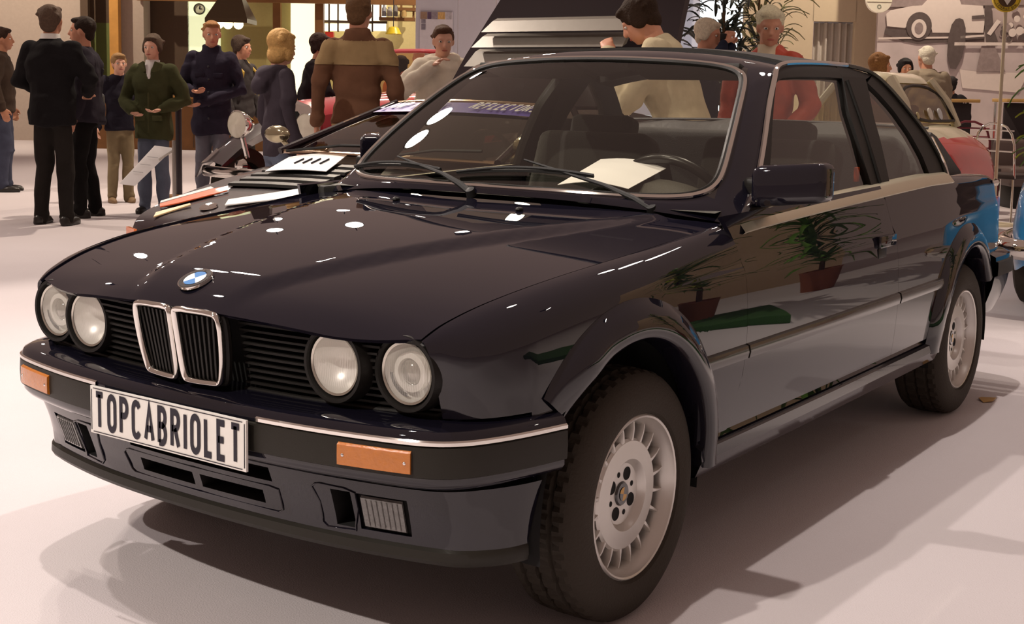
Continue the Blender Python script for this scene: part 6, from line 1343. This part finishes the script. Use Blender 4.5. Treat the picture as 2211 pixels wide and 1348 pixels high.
# tables, chairs and sofa on the right
TOPW = mat('table_top_wood', (0.50, 0.30, 0.10), rough=0.4, scale=8, var=0.2)
for px, D, lb in ((2040, 15.6, 'high wooden-topped table left of the club sign pole'), (2185, 15.9, 'high wooden-topped table right of the club sign pole')):
    t = G(px, D); tb = empty('bar_table', (t[0], t[1], 0), FACE); tag(tb, lb, 'table', 'high tables by the mural')
    zt = Z(px, 217, D); obj('table_top', box((0, 0, zt), (0.5, 0.50, 0.04), 0.008), TOPW, tb); obj('table_panel', box((0.05, 0, zt*0.5), (0.04, 0.42, zt-0.06), 0.006), mat('table_dark', (0.025, 0.018, 0.02), rough=0.5), tb)
    for s in (1, -1): obj('table_leg', tube([(-0.2, s*0.22, 0), (-0.2, s*0.22, zt)], 0.02, 8), CHROME, tb)
def tube_chair(px, D, rz, lb, col):
    t = G(px, D); o = empty('tube_chair', (t[0], t[1], 0), rz); tag(o, lb, 'chair', 'tubular chairs by the tables'); zt = 1.0
    obj('back_frame', tube([tuple(p) for p in chaikin([(-0.2, -0.22, 0.45), (-0.26, -0.22, zt), (-0.26, 0.22, zt), (-0.2, 0.22, 0.45)], 2)], 0.013, 8), col, o)
    for z in (0.72, 0.84, 0.93): obj('back_bar', tube([(-0.24, -0.21, z), (-0.24, 0.21, z)], 0.009, 6), col, o)
    obj('seat', box((0, 0, 0.46), (0.44, 0.46, 0.05), 0.02), mat('chair_seat_dark', (0.03, 0.02, 0.02), rough=0.5), o)
    for x in (-0.19, 0.19):
        for y in (-0.2, 0.2): obj('leg', tube([(x, y, 0.44), (x*1.15, y*1.1, 0)], 0.012, 8), col, o)
tube_chair(2096, 14.4, FACE+2.5, 'tubular chair with dark red frame beside the coupe tail', mat('dark_red_tube', (0.16, 0.03, 0.04), rough=0.3, metal=0.6))
tube_chair(2166, 13.5, FACE+2.2, 'tubular chair with pale chrome frame near the blue car', CHROME)
sf = G(2250, 15.2); so = empty('padded_bench', (sf[0], sf[1], 0), FACE); tag(so, 'low grey-brown padded bench behind the tubular chairs', 'bench')
LEA = mat('grey_leather', (0.10, 0.07, 0.065), rough=0.5)
obj('seat', box((0, 0, 0.36), (0.7, 1.1, 0.22), 0.06, 3), LEA, so); obj('backrest', box((-0.30, 0, 0.58), (0.16, 1.1, 0.4), 0.05, 3), LEA, so); obj('base', box((0, 0, 0.13), (0.62, 1.0, 0.26), 0.01), BLACK, so)
# potted plants: blades on a stem
LEAF = mat('leaf_green', (0.10, 0.22, 0.03), rough=0.45, var=0.4, scale=6); LEAFY = mat('leaf_yellow', (0.36, 0.40, 0.04), rough=0.45, var=0.4, scale=6); LEAFD = mat('leaf_dark', (0.018, 0.026, 0.02), rough=0.5, var=0.4, scale=6)
POT = mat('terracotta', (0.30, 0.10, 0.05), rough=0.7)
def blade(rnd, ln, wd, droop):
    P = []
    for t in np.linspace(0, 1, 6):
        w_ = wd*math.sin(math.pi*min(1, 0.12+0.88*t))*(1 if t < 1 else 0.05); z = ln*(t*0.75-droop*t*t); x = ln*t*(0.55+0.35*droop)
        P.append([(x, -w_, z+0.01), (x, 0, z), (x, w_, z+0.01)])
    return grid(P)
def plant(px_or_xy, D, hgt, n, ln, wd, label, m, seed, m2=None, zlow=0.5, shrub=False):
    t = G(px_or_xy, D) if D else px_or_xy; o = empty('potted_plant', (t[0], t[1], 0)); tag(o, label, 'plant'); rnd = random.Random(seed)
    obj('pot', lathe([(0, 0), (0.15, 0), (0.19, 0.30), (0.20, 0.32), (0.17, 0.32), (0.16, 0.27), (0, 0.27)], 24), POT, o)
    obj('stem', tube([(0, 0, 0.25), (0.02, 0.01, hgt*0.6), (0.0, -0.02, hgt)], [0.03, 0.02, 0.008], 8), mat('bark', (0.10, 0.06, 0.03), rough=0.9), o)
    protos = [obj('leaf', blade(rnd, ln*(0.8+0.2*q), wd, 0.3+0.25*q), (m, m2 or m, m)[q], o, ang=60) for q in range(3)]
    for k in range(n):
        pr = protos[k % 3]; lf = pr if k < 3 else clone(pr, o)
        z = zlow+(hgt-zlow)*rnd.random()**0.8; a = rnd.random()*6.283; r = (0.30*rnd.random() if shrub else 0.02)
        lf.location = (r*math.cos(a), r*math.sin(a), z); lf.rotation_euler = (rnd.uniform(-0.4, 0.4), rnd.uniform(-0.7, 0.5), a); sc = 0.7+0.6*rnd.random(); lf.scale = (sc, sc, sc)
    return o
plant(2246, 10.6, 1.50, 60, 0.26, 0.022, 'leafy potted palm with yellow-green blades at the right edge', LEAF, 2, LEAFY, 0.7)
plant(1548, 12.6, 2.55, 280, 0.26, 0.022, 'tall dark-leaved shrub in front of the bright screen', LEAFD, 5, None, 0.9, True)
plant(1622, 15.5, 2.9, 220, 0.34, 0.022, 'tall grey-green shrub against the beige wall', mat('leaf_greygreen', (0.13, 0.13, 0.05), rough=0.5, var=0.4, scale=6), 8, None, 1.2, True)
# plants and a tan partition across the aisle, which the door panels mirror
plant((-4.5, 3.3), None, 2.0, 140, 0.5, 0.03, 'potted palm across the aisle near the tan partition', LEAF, 11, LEAFY, 0.5)
plant((-6.2, 3.0), None, 1.8, 140, 0.5, 0.03, 'second potted palm across the aisle behind the blue car', LEAF, 12, None, 0.4)
tp = obj('wall_aisle', xf(box((0, 0, 1.2), (0.12, 3.2, 2.4)), Matrix.Translation((-7.2, 4.9, 0)) @ Rz(-0.61)), mat('tan_partition', (0.50, 0.36, 0.24), rough=0.8)); tag(tp, 'tan partition wall across the aisle', kind='structure')
gh = obj('floor_mat', xf(box((0, 0, 0.03), (0.9, 4.0, 0.06), 0.01), Matrix.Translation((-3.4, 4.2, 0)) @ Rz(-0.61)), mat('green_matting', (0.03, 0.10, 0.02), rough=0.95, bump=0.5, bscale=200)); tag(gh, 'green artificial grass runner across the aisle', 'mat')
# small dry leaf on the carpet by the rear wheel
lf_ = obj('fallen_leaf', ([(-2.93, 0.83, 0.004), (-2.90, 0.86, 0.012), (-2.85, 0.86, 0.008), (-2.82, 0.83, 0.004), (-2.86, 0.80, 0.010), (-2.90, 0.80, 0.006)], [(0, 1, 2, 5), (2, 3, 4, 5)]), mat('dry_leaf', (0.55, 0.34, 0.12), rough=0.8), solid=0.002); tag(lf_, 'small dry tan leaf on the carpet behind the rear wheel', 'leaf')
FLOORM = mat('carpet_lavender_grey', (0.62, 0.57, 0.59), rough=0.95, var=0.06, scale=1.5, bump=0.3, bscale=220, sheen=0.2)
fl = obj('floor', ([(-44, -46, 0), (16, -46, 0), (16, 16, 0), (-44, 16, 0)], [(0, 1, 2, 3)]), FLOORM); tag(fl, 'pale lavender grey exhibition carpet', kind='structure')
# ================================================================ lamps on trusses
LAMPB = mat('lamp_housing', (0.02, 0.02, 0.02), rough=0.4)
GLOW = mat('lamp_glow', (1, 0.95, 0.9), emit=(1.0, 0.90, 0.82), estr=45.0)
def fixture(x, y, z, dirv, k=1.6):
    t = empty('spotlight', (x, y, z)); tag(t, 'unseen black exhibition spotlight hanging above the stands', 'spotlight', 'spotlights above the stands')
    obj('lamp_can', lathe([(0, -0.14*k), (0.06*k, -0.14*k), (0.085*k, -0.08*k), (0.10*k, 0.10), (0.092*k, 0.10), (0.08*k, 0.05)], 20, (0, 0, 0), dirv), LAMPB, t)
    obj('lamp_front', lathe([(0, 0.075), (0.088*k, 0.075)], 20, (0, 0, 0), dirv), GLOW, t)
    obj('lamp_yoke', tube([(0, 0, 0.05*k), (0, 0, 0.42)], 0.012, 6), LAMPB, t)
for x, y, z, ax, ay, wt, cone, col in SPOTS:
    d = bpy.data.lights.new('spot', 'SPOT'); d.energy = wt; d.spot_size = math.radians(cone); d.spot_blend = 0.4; d.color = col; d.shadow_soft_size = 0.045
    o = bpy.data.objects.new('spot', d); COL.objects.link(o)
    dirv = (Vector((ax, ay, 0))-Vector((x, y, z))).normalized(); o.location = Vector((x, y, z))+dirv*0.16
    o.rotation_euler = dirv.to_track_quat('-Z', 'Y').to_euler()
    fixture(x, y, z, dirv, 3.0 if abs(y+7.0) < 0.3 and x > -5 else 1.6)
for x, y, z in FARLAMPS: fixture(x, y, z, (Vector((0, 0, 0.8))-Vector((x, y, z))).normalized(), 1.8)
